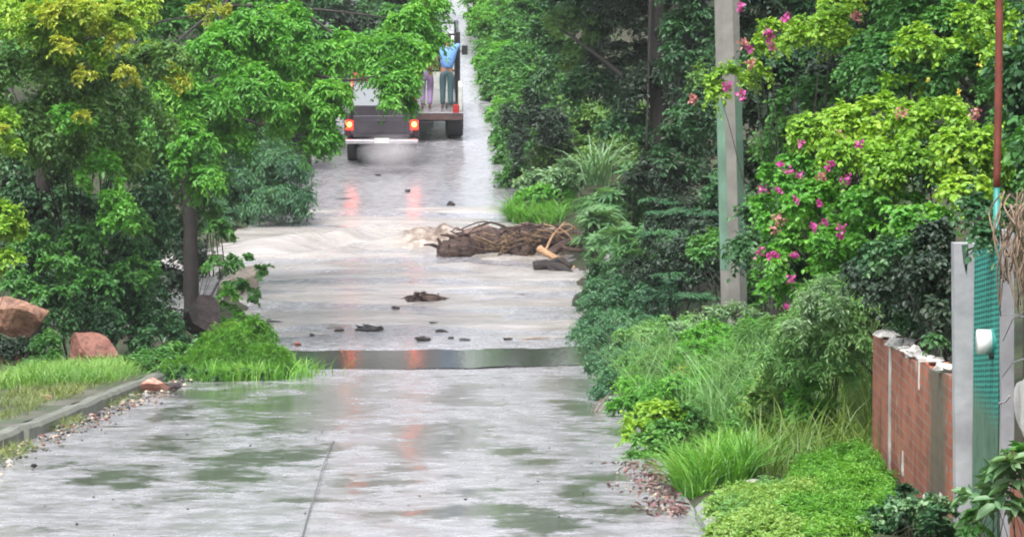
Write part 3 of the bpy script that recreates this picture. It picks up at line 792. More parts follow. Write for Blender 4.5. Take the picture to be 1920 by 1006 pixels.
# red pickup: local x right, y forward, origin on the road under the tailgate
pk = at(716, 312, hit(716, 312)[1]); pkY = pk[1]
TH = .035
pick = thing('pickup_truck', 'old red pickup with grey tailgate and both brake lights glowing in the shallow water', 'pickup', (pk[0], pk[1], zr(pk[1]) + .02), (slope(pk[1] + 2), 0, TH))
W = 1.66
t = MB()
t.box((-W / 2 + .05, 1.0, .92), (.10, 1.9, .50), .03); t.box((W / 2 - .05, 1.0, .92), (.10, 1.9, .50), .03); t.box((0, 1.0, .70), (W - .22, 1.86, .06), .01)
t.prism([(-.02, .66), (.42, .66), (.52, .95), (.9, 1.02), (1.28, .95), (1.38, .66), (1.9, .66), (1.9, 1.0), (-.02, 1.0)], 'x', W / 2 - .012, W / 2 + .025)
t.prism([(-.02, .66), (.42, .66), (.52, .95), (.9, 1.02), (1.28, .95), (1.38, .66), (1.9, .66), (1.9, 1.0), (-.02, 1.0)], 'x', -W / 2 - .025, -W / 2 + .012)
t.build('bed', M['paint_grey'], pick)
t = MB(); t.box((0, 0, .90), (W - .36, .055, .50), .018); t.box((0, -.03, .90), (W - .56, .012, .30), .004); tg = t.build('tailgate', M['paint_grey'], pick)
MB().box((0, -.04, 1.02), (.20, .02, .05), .006).build('handle', M['dark_metal'], tg)
t = MB(); t.box((0, -.13, .575), (W + .02, .12, .10), .03); bmp_ = t.build('bumper', M['chrome'], pick)
MB().box((0, -.2, .60), (.34, .012, .12), .004).build('number_plate', M['plate'], bmp_)
t = MB(); t.box((0, .9, .56), (W - .5, 1.8, .14), .02); t.tube([(-.7, .86, .34), (.7, .86, .34)], .06, 8); t.tube([(.35, .5, .4), (.42, -.12, .38)], .03, 8); t.build('chassis', M['dark_metal'], pick)
for sx in (-1, 1):
    lb = MB().box((sx * (W / 2 - .09), -.015, .93), (.17, .07, .21), .02).build('tail_light', M['brake'], pick)
    MB().tube([(sx * (W / 2 - .09), -.04, .95), (sx * (W / 2 - .09), -.062, .95)], .055, 14).build('bulb', M['brake_core'], lb)
    wheel(sx * (W / 2 - .14), .90, .33, .22, pick); wheel(sx * (W / 2 - .14), 3.55, .33, .22, pick)
t = MB(); t.prism([(1.98, .55), (4.55, .55), (4.6, .95), (3.55, 1.06), (3.4, 1.08), (1.98, 1.08)], 'x', -W / 2, W / 2); t.build('cab_body', M['paint_grey'], pick)
roof = MB(); roof.box((0, 2.65, 1.70), (W - .26, 1.15, .07), .03)
for sx in (-1, 1):
    for (ya, yb) in ((1.99, 2.14), (3.42, 3.12)): roof.tube([(sx * (W / 2 - .05), ya, 1.06), (sx * (W / 2 - .15), yb, 1.69)], .045, 6)
roof.build('roof', M['paint_red'], pick)
gl = MB(); z0, z1 = 1.10, 1.66
gl.add([(-W / 2 + .12, 2.0, z0), (W / 2 - .12, 2.0, z0), (W / 2 - .20, 2.13, z1), (-W / 2 + .20, 2.13, z1), (-W / 2 + .12, 2.02, z0), (W / 2 - .12, 2.02, z0), (W / 2 - .20, 2.15, z1), (-W / 2 + .20, 2.15, z1)], [[0, 1, 2, 3], [7, 6, 5, 4], [0, 4, 5, 1], [1, 5, 6, 2], [2, 6, 7, 3], [3, 7, 4, 0]], False)
gl.build('rear_window', M['glass'], pick)
for sx in (-1, 1):
    g2 = MB(); x0 = sx * (W / 2 - .06); x1 = sx * (W / 2 - .16); x2 = x0 - sx * .02; x3 = x1 - sx * .02
    g2.add([(x0, 2.08, 1.09), (x0, 3.36, 1.09), (x1, 3.12, 1.66), (x1, 2.2, 1.66), (x2, 2.08, 1.09), (x2, 3.36, 1.09), (x3, 3.12, 1.66), (x3, 2.2, 1.66)], [[0, 1, 2, 3], [7, 6, 5, 4], [0, 4, 5, 1], [1, 5, 6, 2], [2, 6, 7, 3], [3, 7, 4, 0]], False)
    g2.build('side_window', M['glass'], pick)

M['shirt_maroon_glass'] = simple('dark maroon tinted glass', (.05, .012, .02), .2, var=.2, bmp=0)
# flat bed truck ahead of it
tr = at(790, 268, hit(790, 268)[1]); trY = tr[1]
truck = thing('flatbed_truck', 'white flatbed truck with dark rack carrying two standing people uphill', 'truck', (tr[0], tr[1], zr(tr[1]) + .02), (slope(trY + 3), 0, TH))
bx = 2.1; cxk = -.06
t = MB(); t.box((cxk, 1.8, .60), (bx, 3.6, .16), .015); t.build('bed_floor', M['bed'], truck)
MB().box((cxk, 1.8, .70), (bx + .02, 3.62, .035), .008).build('bed_edge', M['chrome'], truck)
t = MB(); t.box((cxk, 2.6, .43), (.7, 5.2, .14), .02); t.tube([(cxk - .85, .75, .45), (cxk + .85, .75, .45)], .07, 8); t.build('chassis', M['dark_metal'], truck)
for sx in (-1, 1):
    wheel(cxk + sx * .86, .75, .42, .42, truck); wheel(cxk + sx * .88, 4.9, .40, .22, truck)
    MB().box((cxk + sx * (bx / 2 - .16), -.02, .80), (.15, .05, .20), .012).build('tail_light', M['lens_red'], truck)
t = MB()
for sx in (-1, 1): MB().box((cxk + sx * (bx / 2 - .05), .7, 1.02), (.10, 1.2, .62), .03).build('side_board', M['paint_white'], truck)
t = MB(); t.prism([(3.75, .5), (5.7, .5), (5.75, 1.15), (5.35, 1.25), (5.0, 1.95), (3.8, 1.98), (3.75, 1.9)], 'x', cxk - .9, cxk + .9); cabo = t.build('cab', M['paint_white'], truck)
MB().box((cxk, 3.74, 1.55), (1.5, .03, .62), .01).build('rear_window', M['shirt_maroon_glass'], truck)
for sx in (-1, 1):
    mm = MB(); mm.tube([(cxk + sx * .9, 5.0, 1.35), (cxk + sx * 1.17, 4.95, 1.5)], .015, 6); mm.box((cxk + sx * 1.2, 4.95, 1.5), (.15, .06, .24), .02); mm.build('wing_mirror', M['black'], truck)
t = MB()
for sx in (-1, 1): t.box((cxk + sx * (bx / 2 - .10), 1.02, 1.60), (.11, .10, 1.80), .01); t.box((cxk + sx * (bx / 2 - .10), 3.1, 1.60), (.10, .08, 1.80), .01); t.box((cxk + sx * (bx / 2 - .10), 2.06, 2.47), (.06, 2.0, .06), .006)
for z_ in (2.28, 2.44): t.box((cxk, 1.02, z_), (bx - .30, .05, .05), .006)
for z_ in (1.25, 2.44): t.box((cxk, 3.1, z_), (bx - .30, .05, .05), .006)
t.build('rack', M['dark_metal'], truck)

# dark vehicle mostly hidden behind the leaves
sv = at(554, 300, 80.6)
suv = thing('parked_car', 'dark car mostly hidden behind the leafy branches, only its wheel showing', 'car', (sv[0], sv[1], zr(80.6) + .02), (slope(82), 0, TH))
t = MB(); t.prism([(0, .42), (4.2, .42), (4.25, .9), (3.3, 1.0), (2.7, 1.5), (.25, 1.52), (.0, 1.0)], 'x', -.82, .82); t.build('body', M['dark_metal'], suv)
MB().prism([(3.25, 1.02), (2.66, 1.47), (.32, 1.48), (.1, 1.04)], 'x', -.835, .835).build('window', M['glass'], suv)
for sx in (-1, 1): wheel(sx * .72, .8, .34, .24, suv); wheel(sx * .72, 3.4, .34, .22, suv); MB().box((sx * .7, -.02, .85), (.14, .05, .22), .01).build('tail_light', M['lens_red'], suv)
MB().box((0, -.06, .5), (1.6, .1, .18), .03).build('bumper', M['dark_metal'], suv)

# exhaust spray behind the pickup
def mat_smoke():
    m = bpy.data.materials.new('exhaust and spray'); m.use_nodes = True; n = m.node_tree.nodes; l = m.node_tree.links
    n.remove(n['Principled BSDF']); v = n.new('ShaderNodeVolumePrincipled'); v.inputs['Color'].default_value = (.93, .92, .95, 1); v.inputs['Anisotropy'].default_value = .2
    tc = n.new('ShaderNodeTexCoord'); ln = n.new('ShaderNodeVectorMath'); ln.operation = 'LENGTH'; l.new(tc.outputs['Object'], ln.inputs[0])
    mr = n.new('ShaderNodeMapRange'); mr.inputs['From Min'].default_value = .15; mr.inputs['From Max'].default_value = 1.0; mr.inputs['To Min'].default_value = 1.0; mr.inputs['To Max'].default_value = 0; l.new(ln.outputs['Value'], mr.inputs['Value'])
    nz = noise(m.node_tree, 2.2, 3, vec=tc.outputs['Object']); mu = n.new('ShaderNodeMath'); mu.operation = 'MULTIPLY'; l.new(mr.outputs[0], mu.inputs[0]); l.new(nz.outputs['Fac'], mu.inputs[1])
    mu2 = n.new('ShaderNodeMath'); mu2.operation = 'MULTIPLY'; l.new(mu.outputs[0], mu2.inputs[0]); mu2.inputs[1].default_value = 2.6
    l.new(mu2.outputs[0], v.inputs['Density']); l.new(v.outputs[0], n['Material Output'].inputs['Volume']); return m
bm = bmesh.new(); bmesh.ops.create_icosphere(bm, subdivisions=3, radius=1.0); me = bpy.data.meshes.new('exhaust_smoke'); bm.to_mesh(me); bm.free(); me.materials.append(mat_smoke())
so = bpy.data.objects.new('exhaust_smoke', me); COL.objects.link(so); so.location = [float(v) for v in at(735, 286, pkY - 1.0)]; so.scale = (.85, .7, .46)
tag(so, 'white puff of exhaust and spray behind the red pickup', 'smoke', kind='stuff')

# ------------------------------------------------------------------ people on the truck
M['skin'] = simple('skin', (.30, .16, .10), .5, var=.1, bmp=0); M['hair'] = simple('black hair', (.012, .01, .01), .5, var=.2, bmp=.2)
M['shirt_blue'] = simple('light blue shirt', (.14, .30, .62), .8, var=.15, bmp=.2); M['trouser_green'] = simple('dark teal trousers', (.03, .075, .085), .8, var=.2, bmp=.2)
M['shirt_maroon'] = simple('maroon jacket', (.13, .025, .04), .8, var=.25, bmp=.2); M['trouser_purple'] = simple('mauve trousers', (.20, .13, .25), .8, var=.2, bmp=.2)
def skin_obj(name, pts, edges, radii, root, mat, parent, sub=1):
    me = bpy.data.meshes.new(name); me.from_pydata([tuple(map(float, p)) for p in pts], edges, [])
    o = bpy.data.objects.new(name + '_tmp', me); COL.objects.link(o)
    o.modifiers.new('skin', 'SKIN'); s_ = o.modifiers.new('sub', 'SUBSURF'); s_.levels = sub; s_.render_levels = sub
    for i, r in enumerate(radii): me.skin_vertices[0].data[i].radius = (r, r) if np.isscalar(r) else r
    for i in range(len(pts)): me.skin_vertices[0].data[i].use_root = (i == root)
    ev = o.evaluated_get(bpy.context.evaluated_depsgraph_get()); m2 = bpy.data.meshes.new_from_object(ev)
    bpy.data.objects.remove(o); m2.name = name; m2.materials.clear(); m2.materials.append(mat)
    for p in m2.polygons: p.use_smooth = True
    o2 = bpy.data.objects.new(name, m2); COL.objects.link(o2); o2.parent = parent; return o2
def person(loc, rz, label, J, shirt, trouser, tilt=0):
    """J: joints in metres from the feet, x right, y forward, z up; one continuous body, clothes over it"""
    pr = thing('person', label, 'person', loc, (tilt, 0, rz))
    names = ['pelvis', 'waist', 'chest', 'neck', 'head', 'crown', 'lsh', 'lel', 'lwr', 'rsh', 'rel', 'rwr', 'lhip', 'lkn', 'lan', 'ltoe', 'rhip', 'rkn', 'ran', 'rtoe']
    ix = {k: i for i, k in enumerate(names)}
    rad = dict(pelvis=(.14, .11), waist=(.125, .10), chest=(.15, .11), neck=.055, head=(.082, .10), crown=(.06, .07), lsh=.06, lel=.042, lwr=.03, rsh=.06, rel=.042, rwr=.03, lhip=.085, lkn=.056, lan=.038, ltoe=.035, rhip=.085, rkn=.056, ran=.038, rtoe=.035)
    pts = [J[k] for k in names]; rr_ = [rad[k] for k in names]
    ed = [('pelvis', 'waist'), ('waist', 'chest'), ('chest', 'neck'), ('neck', 'head'), ('head', 'crown'), ('chest', 'lsh'), ('lsh', 'lel'), ('lel', 'lwr'), ('chest', 'rsh'), ('rsh', 'rel'), ('rel', 'rwr'), ('pelvis', 'lhip'), ('lhip', 'lkn'), ('lkn', 'lan'), ('lan', 'ltoe'), ('pelvis', 'rhip'), ('rhip', 'rkn'), ('rkn', 'ran'), ('ran', 'rtoe')]
    E_ = [(ix[a], ix[b]) for a, b in ed]
    for sd_ in 'lr':                                     # palm, four bent fingers and a thumb
        wr = np.array(J[sd_ + 'wr']); d = wr - np.array(J[sd_ + 'el']); d /= np.linalg.norm(d); s_ = np.cross(d, [0, 1, 0.2]); s_ /= np.linalg.norm(s_) + 1e-9; c_ = np.cross(s_, d)
        pts.append(wr + d * .07); rr_.append((.036, .018)); pi = len(pts) - 1; E_.append((ix[sd_ + 'wr'], pi))
        for q, (o_, L_) in enumerate([(-.030, .06), (-.010, .075), (.010, .07), (.030, .055)]):
            a = wr + d * .10 + s_ * o_; b2 = a + d * L_ * .5 + c_ * .012; c2 = b2 + d * L_ * .25 + c_ * .03
            k0 = len(pts); pts += [a, b2, c2]; rr_ += [.010, .009, .008]; E_ += [(pi, k0), (k0, k0 + 1), (k0 + 1, k0 + 2)]
        k0 = len(pts); pts += [wr + d * .045 - s_ * .042, wr + d * .075 - s_ * .06 + c_ * .012]; rr_ += [.012, .010]; E_ += [(pi, k0), (k0, k0 + 1)]
    skin_obj('body', pts, E_, rr_, 0, M['skin'], pr)
    def sub(ks, k_, name, mat):
        loc_ = {k: i for i, k in enumerate(ks)}; e2 = [(loc_[a], loc_[b]) for a, b in ed if a in loc_ and b in loc_]
        grow = lambda v: tuple(q * 1.0 + k_ for q in v) if not np.isscalar(v) else v + k_
        skin_obj(name, [(np.array(J[k]) - (np.array([0, 0, .10]) if k == 'waist' and name == 'trousers' else np.array([0, 0, .06]) if k == 'neck' else 0)) for k in ks], e2, [grow(rad[k]) if not (name == 'shirt' and k in ('waist', 'pelvis')) else tuple(q + .05 for q in rad[k]) for k in ks], 0, M[mat], pr)
    J = dict(J); J2 = J
    sub(['chest', 'waist', 'pelvis', 'neck', 'lsh', 'lel', 'rsh', 'rel'], .026, 'shirt', shirt)
    sub(['pelvis', 'waist', 'lhip', 'lkn', 'lan', 'rhip', 'rkn', 'ran'], .024, 'trousers', trouser)
    h = np.array(J['head']); cr = np.array(J['crown'])
    rock_mb(tuple(h * .35 + cr * .65 - np.array([0, .018, 0])), (.098, .115, .105), 7, 0, 3, .02).build('hair', M['hair'], pr)
    f = MB()
    f.tube([h + np.array([0, .095, .01]), h + np.array([0, .125, -.03])], [.012, .018], 6); f.build('nose', M['skin'], pr)
    for sx in (-1, 1): rock_mb(tuple(h + np.array([sx * .035, .092, .02])), (.013, .01, .008), 3, 0, 2, 0).build('eye', M['hair'], pr); rock_mb(tuple(h + np.array([sx * .092, 0, -.01])), (.012, .022, .032), 4, 0, 2, 0).build('ear', M['skin'], pr)
    rock_mb(tuple(h + np.array([0, .088, -.055])), (.026, .01, .008), 5, 0, 2, 0).build('mouth', M['lens_red'], pr)
    return pr
JA = dict(pelvis=(0, 0, .92), waist=(.0, .01, 1.07), chest=(.01, .02, 1.32), neck=(.01, .03, 1.50), head=(.01, .05, 1.63), crown=(.01, .045, 1.72), lsh=(-.17, .01, 1.43), lel=(-.23, .06, 1.16), lwr=(-.2, .22, 1.0), rsh=(.19, .03, 1.44), rel=(.30, .22, 1.52), rwr=(.26, .44, 1.68), lhip=(-.09, 0, .86), lkn=(-.10, .03, .47), lan=(-.10, -.01, .07), ltoe=(-.11, .15, .03), rhip=(.09, 0, .86), rkn=(.09, .02, .47), ran=(.09, -.02, .07), rtoe=(.10, .14, .03))
def on_bed(px, dy):
    tx = (at(px, 225, trY + dy)[0])
    lx = tx - truck.location[0]; sl = slope(trY + 3)
    return (tx, trY + dy, truck.location[2] + .72 + dy * math.sin(sl))
person(on_bed(838, .50), TH, 'person in light blue shirt standing on the truck bed, one hand holding the rack', JA, 'shirt_blue', 'trouser_green')
JB = dict(pelvis=(0, 0, .86), waist=(.05, .03, 1.0), chest=(.15, .08, 1.20), neck=(.22, .12, 1.36), head=(.25, .16, 1.48), crown=(.26, .17, 1.57), lsh=(.0, .10, 1.28), lel=(-.06, .24, 1.06), lwr=(.02, .40, .92), rsh=(.31, .07, 1.27), rel=(.38, .22, 1.05), rwr=(.33, .42, .98), lhip=(-.09, 0, .80), lkn=(-.10, .08, .44), lan=(-.09, -.02, .07), ltoe=(-.10, .14, .03), rhip=(.09, 0, .80), rkn=(.09, .10, .44), ran=(.07, -.02, .07), rtoe=(.08, .14, .03))
person(on_bed(800, .45), TH, 'person in maroon jacket and mauve trousers leaning forward on the truck bed', JB, 'shirt_maroon', 'trouser_purple')

# ------------------------------------------------------------------ concrete pole
M['concrete'] = simple('weathered pole concrete', (.20, .195, .175), .75, var=.35, scale=3.0, bmp=.6)
M['pole_green'] = simple('faded green paint on concrete', (.12, .215, .155), .7, var=.3, scale=4, bmp=.35)
pY = 36.0
pc = at(1378, 640, pY); ptop = at(1352, -420, pY)
pole = thing('utility_pole', 'weathered grey concrete pole with faded green painted sides', 'pole', (pc[0], pc[1], gz(pc[0], pY) - .1))
def pole_ring(z, grow=0.0, a0=0, a1=8):
    t = (z - pc[2]) / (ptop[2] - pc[2]); cx = pc[0] + (ptop[0] - pc[0]) * t; w = .145 - .017 * t + grow
    return [(cx + w * math.cos(R(22.5 + 45 * k)), pY + w * math.sin(R(22.5 + 45 * k)), z) for k in range(a0, a1)]
mb = MB(); zs = [gz(pc[0], pY) - .1, pc[2] + .2, pc[2] + 1.5, pc[2] + 3.5, ptop[2]]
rings = [pole_ring(z) for z in zs]
mb.add([p for r in rings for p in r], [[i * 8 + k, i * 8 + (k + 1) % 8, (i + 1) * 8 + (k + 1) % 8, (i + 1) * 8 + k] for i in range(len(zs) - 1) for k in range(8)] + [[(len(zs) - 1) * 8 + k for k in range(8)]], False)
mb.build('shaft', M['concrete'], pole, True)
mb = MB(); za, zb = at(0, 505, pY)[2], at(0, 186, pY)[2]
for (a0, a1) in ((3, 6), (6, 9)):                      # the painted facets either side of the bare front face
    lo, hi = pole_ring(za, .003, a0, a1), pole_ring(zb, .003, a0, a1); k = len(lo)
    mb.add(lo + hi, [[i, i + 1, k + i + 1, k + i] for i in range(k - 1)], False)
mb.build('painted_band', M['pole_green'], pole, True, rec=False)

# ------------------------------------------------------------------ brick wall, posts, teal sheet on the right
def mat_brick():
    m, n, l, b = newmat('red brick'); nt = m.node_tree
    g = n.new('ShaderNodeNewGeometry'); mp = n.new('ShaderNodeMapping'); mp.inputs['Rotation'].default_value = (0, R(-90), 0)
    sx = n.new('ShaderNodeSeparateXYZ'); cb = n.new('ShaderNodeCombineXYZ'); l.new(g.outputs['Position'], sx.inputs[0]); l.new(sx.outputs['Y'], cb.inputs['X']); l.new(sx.outputs['Z'], cb.inputs['Y'])
    br = n.new('ShaderNodeTexBrick'); br.inputs['Scale'].default_value = 1; br.inputs['Brick Width'].default_value = .24; br.inputs['Row Height'].default_value = .065; br.inputs['Mortar Size'].default_value = .010; br.inputs['Mortar Smooth'].default_value = .3
    br.inputs['Color1'].default_value = (.38, .125, .07, 1); br.inputs['Color2'].default_value = (.24, .075, .045, 1); br.inputs['Mortar'].default_value = (.27, .155, .12, 1); l.new(cb.outputs[0], br.inputs['Vector'])
    nz = noise(nt, 4.0, 8, rough=.7, mapping=(1, 1.2, .35)); r = ramp(nt, [(.32, (.5, .5, .45)), (.45, (.9, .85, .85)), (.55, (1, 1, 1)), (.70, (1.25, 1.2, 1.1))], nz.outputs['Fac'])
    mu = n.new('ShaderNodeMix'); mu.data_type = 'RGBA'; mu.blend_type = 'MULTIPLY'; mu.inputs[0].default_value = 1; l.new(br.outputs['Color'], mu.inputs[6]); l.new(r.outputs[0], mu.inputs[7])
    pz = noise(nt, 2.2, 7, rough=.7, mapping=(1, 1, .8)); pr = ramp(nt, [(.60, 0), (.64, 1)], pz.outputs['Fac'])
    pm = n.new('ShaderNodeMix'); pm.data_type = 'RGBA'; l.new(pr.outputs[0], pm.inputs[0]); l.new(mu.outputs[2], pm.inputs[6]); pm.inputs[7].default_value = (.36, .29, .25, 1)
    ys = n.new('ShaderNodeMath'); ys.operation = 'MULTIPLY_ADD'; yn = noise(nt, 6, 6, rough=.7, mapping=(1, 1, .35)); l.new(yn.outputs['Fac'], ys.inputs[0]); ys.inputs[1].default_value = .45; l.new(sx.outputs['Y'], ys.inputs[2])
    gs = ramp(nt, [(.0, 0), (.22, 0), (.32, 1), (.62, 1), (.74, 0)]); gm_ = n.new('ShaderNodeMapRange'); gm_.inputs['From Min'].default_value = 19.3; gm_.inputs['From Max'].default_value = 21.1; l.new(ys.outputs[0], gm_.inputs['Value']); l.new(gm_.outputs[0], gs.inputs[0])
    gx = n.new('ShaderNodeMix'); gx.data_type = 'RGBA'; gf = n.new('ShaderNodeMath'); gf.operation = 'MULTIPLY'; l.new(gs.outputs[0], gf.inputs[0]); gf.inputs[1].default_value = .7; l.new(gf.outputs[0], gx.inputs[0]); l.new(pm.outputs[2], gx.inputs[6]); gx.inputs[7].default_value = (.05, .085, .06, 1)   # old green paint run
    l.new(gx.outputs[2], b.inputs['Base Color']); b.inputs['Roughness'].default_value = .75
    bump(nt, br.outputs['Fac'], -.5, .006, b); return m
M['brick'] = mat_brick()
M['plaster'] = simple('peeling white plaster', (.44, .43, .41), .75, var=.45, scale=7, bmp=.7)
M['white_post'] = simple('grubby white painted post', (.33, .33, .35), .6, var=.4, scale=3, bmp=.4)
m, n, l, b = newmat('teal painted sheet'); nt = m.node_tree
nz = noise(nt, 3, 7, rough=.65); gq = n.new('ShaderNodeNewGeometry'); sq = n.new('ShaderNodeSeparateXYZ'); l.new(gq.outputs['Position'], sq.inputs[0])
zm = n.new('ShaderNodeMapRange'); zm.inputs['From Min'].default_value = CZ - 2.22; zm.inputs['From Max'].default_value = CZ - 2.05; l.new(sq.outputs['Z'], zm.inputs['Value'])
r1 = ramp(nt, [(.3, (.05, .10, .07)), (.7, (.11, .20, .14))], nz.outputs['Fac']); wv = n.new('ShaderNodeTexWave'); wv.inputs['Scale'].default_value = 22; wv.inputs['Distortion'].default_value = 1.6; wv.inputs['Detail'].default_value = 3; wv.inputs['Detail Scale'].default_value = 2; wv.bands_direction = 'DIAGONAL'
wmp = n.new('ShaderNodeMapping'); wmp.inputs['Scale'].default_value = (0, .35, 1.0); l.new(gq.outputs['Position'], wmp.inputs[0]); l.new(wmp.outputs[0], wv.inputs['Vector'])
r2 = ramp(nt, [(.2, (.006, .10, .085)), (.9, (.03, .27, .21))], wv.outputs['Fac'])
mq = n.new('ShaderNodeMix'); mq.data_type = 'RGBA'; l.new(zm.outputs[0], mq.inputs[0]); l.new(r1.outputs[0], mq.inputs[6]); l.new(r2.outputs[0], mq.inputs[7]); l.new(mq.outputs[2], b.inputs['Base Color'])
b.inputs['Roughness'].default_value = .5; M['teal'] = m                    # faded below the overlap, fresher above
M['teal_plain'] = simple('teal pipe paint', (.015, .20, .17), .45, var=.3, scale=8, bmp=.1)
M['green_paint'] = simple('dark green wall paint', (.045, .085, .06), .7, var=.35, scale=5, bmp=.3)
M['rust'] = simple('rust red pipe', (.15, .03, .018), .6, var=.4, scale=10, bmp=.3)
M['pvc'] = simple('white plastic pipe', (.72, .73, .72), .35, var=.1, bmp=0)
WX = 2.46
def wy(px): return WX * F / (px - 960)
def wz(py, Y): return at(960, py, Y)[2]
yA, yB = wy(1640), wy(1787)
wall = thing('brick_wall', 'red brick garden wall with white columns and broken coping under the dark vine', 'wall', (WX, yA, gz(WX, yA)))
zt = wz(618, wy(1640)); zb_ = zr(20) - .6
mb = MB(); prof = []
for y in np.linspace(yA, yB, 15): prof.append((y, wz(np.interp(WX * F / y + 960, [1640, 1700, 1790], [622, 662, 712]), y) + random.uniform(-.02, .02)))
mb.prism([(yA, zr(yA) - .2)] + prof + [(yB, zr(yB) - .2)], 'x', WX, WX + .14); mb.build('brick_panel', M['brick'], wall, True)
mb = MB(); y1 = wy(1674); mb.box((WX - .004 + .07, y1, (zr(y1) - .1 + wz(640, y1)) / 2), (.154, .075, wz(640, y1) - zr(y1) + .1), .006); mb.build('tie_column', M['plaster'], wall, True)
mb = MB(); y1 = wy(1728); mb.box((WX - .002 + .07, y1, wz(700, y1)), (.15, .035, .20), .006); mb.build('tie_column', M['plaster'], wall, True)
mb = MB(); rr_ = np.random.default_rng(5)
for k in range(34):                                     # rubble coping and a few plaster scabs at the foot
    y = rr_.uniform(yB + .25, yA - .05); z = np.interp(y, [p[0] for p in prof][::-1], [p[1] for p in prof][::-1]); r_ = rock_mb((WX + .05 + rr_.uniform(-.05, .04), y, z + .02), (rr_.uniform(.05, .09), rr_.uniform(.06, .20), rr_.uniform(.015, .05)), 200 + k, 22, 3, .13); mb.add(r_.v, r_.f, False)
mb.build('coping', M['plaster'], wall, True)
mb = MB()
for k in range(5):
    y = rr_.uniform(yB + .1, yA - .05); r_ = rock_mb((WX - .0, y, zr(y) + rr_.uniform(.1, .35)), (.012, rr_.uniform(.06, .2), rr_.uniform(.04, .11)), 240 + k, 8, 2, .1); mb.add(r_.v, r_.f, False)
mb.build('plaster_patch', M['plaster'], wall, True)

def post(px0, px1, py_top, py_top2, Yc, label, cat, extra=True, lean=0.0, dx=.12, name='wall_post'):
    s = sc(Yc); w = (px1 - px0) / s; xc = ((px0 + px1) / 2 - 960) / s; zt_ = wz(py_top, Yc); z0 = gz(xc, Yc) - .2
    o = thing(name, label, cat, (xc, Yc, z0)); t = MB(); n_ = 9
    vs = []
    for i in range(n_):
        f = i / (n_ - 1); z = z0 + (zt_ - z0) * f; j = random.uniform(-.002, .002)
        vs += [(xc + lean * (1 - f) + sx * w / 2 + j, Yc + sy * w * .5, z) for sx, sy in ((-1, -1), (1, -1), (1, 1), (-1, 1))]
    fs = [[i * 4 + k, i * 4 + (k + 1) % 4, (i + 1) * 4 + (k + 1) % 4, (i + 1) * 4 + k] for i in range(n_ - 1) for k in range(4)] + [[3, 2, 1, 0], [(n_ - 1) * 4 + k for k in range(4)]]
    t.add(vs, fs, False); t.build('shaft', M['white_post'], o, True); return o, xc, zt_
p1, x1_, zt1 = post(1788, 1830, 455, 0, 19.05, 'tall grubby white square post between the brick wall and the teal sheet', 'post', lean=.03)
mb = MB(); mb.add([(x1_ - .02, 18.985, zt1 - .005), (x1_ + .015, 18.985, zt1 - .005), (x1_ + .02, 18.985, zt1 - .09), (x1_ + .0, 18.985, zt1 - .14), (x1_ + .01, 18.985, zt1 - .17), (x1_ - .01, 18.985, zt1 - .1)], [[0, 1, 2, 3, 4, 5]], False); mb.build('peeled_patch', M['green_paint'], p1, True)
p2, x2_, zt2 = post(1878, 1902, 430, 0, 17.6, 'narrow flaking white post at the edge of the brown wall, beside the teal sheet', 'post', lean=.02)
# corrugated teal sheet between the posts
sh = thing('metal_sheet', 'teal corrugated metal sheet closing the gap between two white posts', 'metal sheet', (2.5, 18.3, gz(2.5, 18.3)))
ya_, yb_ = 18.98, 17.66; xa_, xb_ = at(1833, 0, ya_)[0], at(1880, 0, yb_)[0]
n_ = 60; vs = []
for zz in (zr(18.3) - .1, wz(445, 18.3)):
    for i in range(n_ + 1):
        f = i / n_; vs.append((xa_ + (xb_ - xa_) * f + .012 * math.sin(f * 2 * math.pi * 11), ya_ + (yb_ - ya_) * f, zz))
for zz in (zr(18.3) - .1, wz(445, 18.3)):
    for i in range(n_ + 1):
        f = i / n_; vs.append((xa_ + .004 + (xb_ - xa_) * f + .012 * math.sin(f * 2 * math.pi * 11), ya_ + (yb_ - ya_) * f, zz))
q = n_ + 1; fs = [[i, i + 1, q + i + 1, q + i] for i in range(n_)] + [[2 * q + i + 1, 2 * q + i, 3 * q + i, 3 * q + i + 1] for i in range(n_)]
MB().add(vs, fs).build('sheet', M['teal'], sh, True, rec=False)
mb = MB()
for py in (735, 560): zz = wz(py, 18.3); mb.box(((xa_ + xb_) / 2 - .012, 18.3, zz), (.02, abs(ya_ - yb_) * .98, .03), .004, Quaternion((0, 0, 1), math.atan2(yb_ - ya_, xb_ - xa_) - math.pi / 2 + math.pi).to_matrix()) if False else None
pp = at(1832, 640, 17.85); dp = thing('drain_pipe', 'short white plastic drain pipe with teal collar sticking out of the teal sheet', 'pipe', pp)
mb = MB(); mb.tube([pp, pp + np.array([.075, .0, 0])], .064, 24); mb.build('pipe_end', M['pvc'], dp, True)
mb = MB(); mb.tube([pp + np.array([.07, 0, 0]), pp + np.array([.118, 0, 0])], .070, 24); mb.build('collar', M['teal_plain'], dp, True)
mb = MB(); mb.tube([pp + np.array([.10, 0, -.04]), pp + np.array([.105, -.01, -.085])], .045, 12); mb.build('elbow', M['black'], dp, True)
rp = at(1868, 480, 18.35); rt = at(1874, -300, 18.35)
rod = thing('thin_pipe', 'tall thin rust red pipe with teal lower end standing at the teal sheet', 'pipe', (rp[0], rp[1], wz(640, 18.35)))
zj = at(0, 350, 18.35)[2]; fj = (zj - rp[2]) / (rt[2] - rp[2]); pj = rp + (rt - rp) * fj
mb = MB(); mb.tube(curve3([pj, pj + (rt - pj) * .4 + np.array([.006, 0, 0]), rt], 6), .020, 12); mb.build('rusty_pipe', M['rust'], rod, True)
mb = MB(); mb.tube([rp + np.array([0, 0, -.45]), pj], .017, 12); mb.build('painted_pipe', M['teal_plain'], rod, True)
w2 = thing('board_wall', 'dark brown boarded wall with cracked cream plaster over a low brick base', 'wall', (2.6, 16.6, gz(2.6, 16.6)))
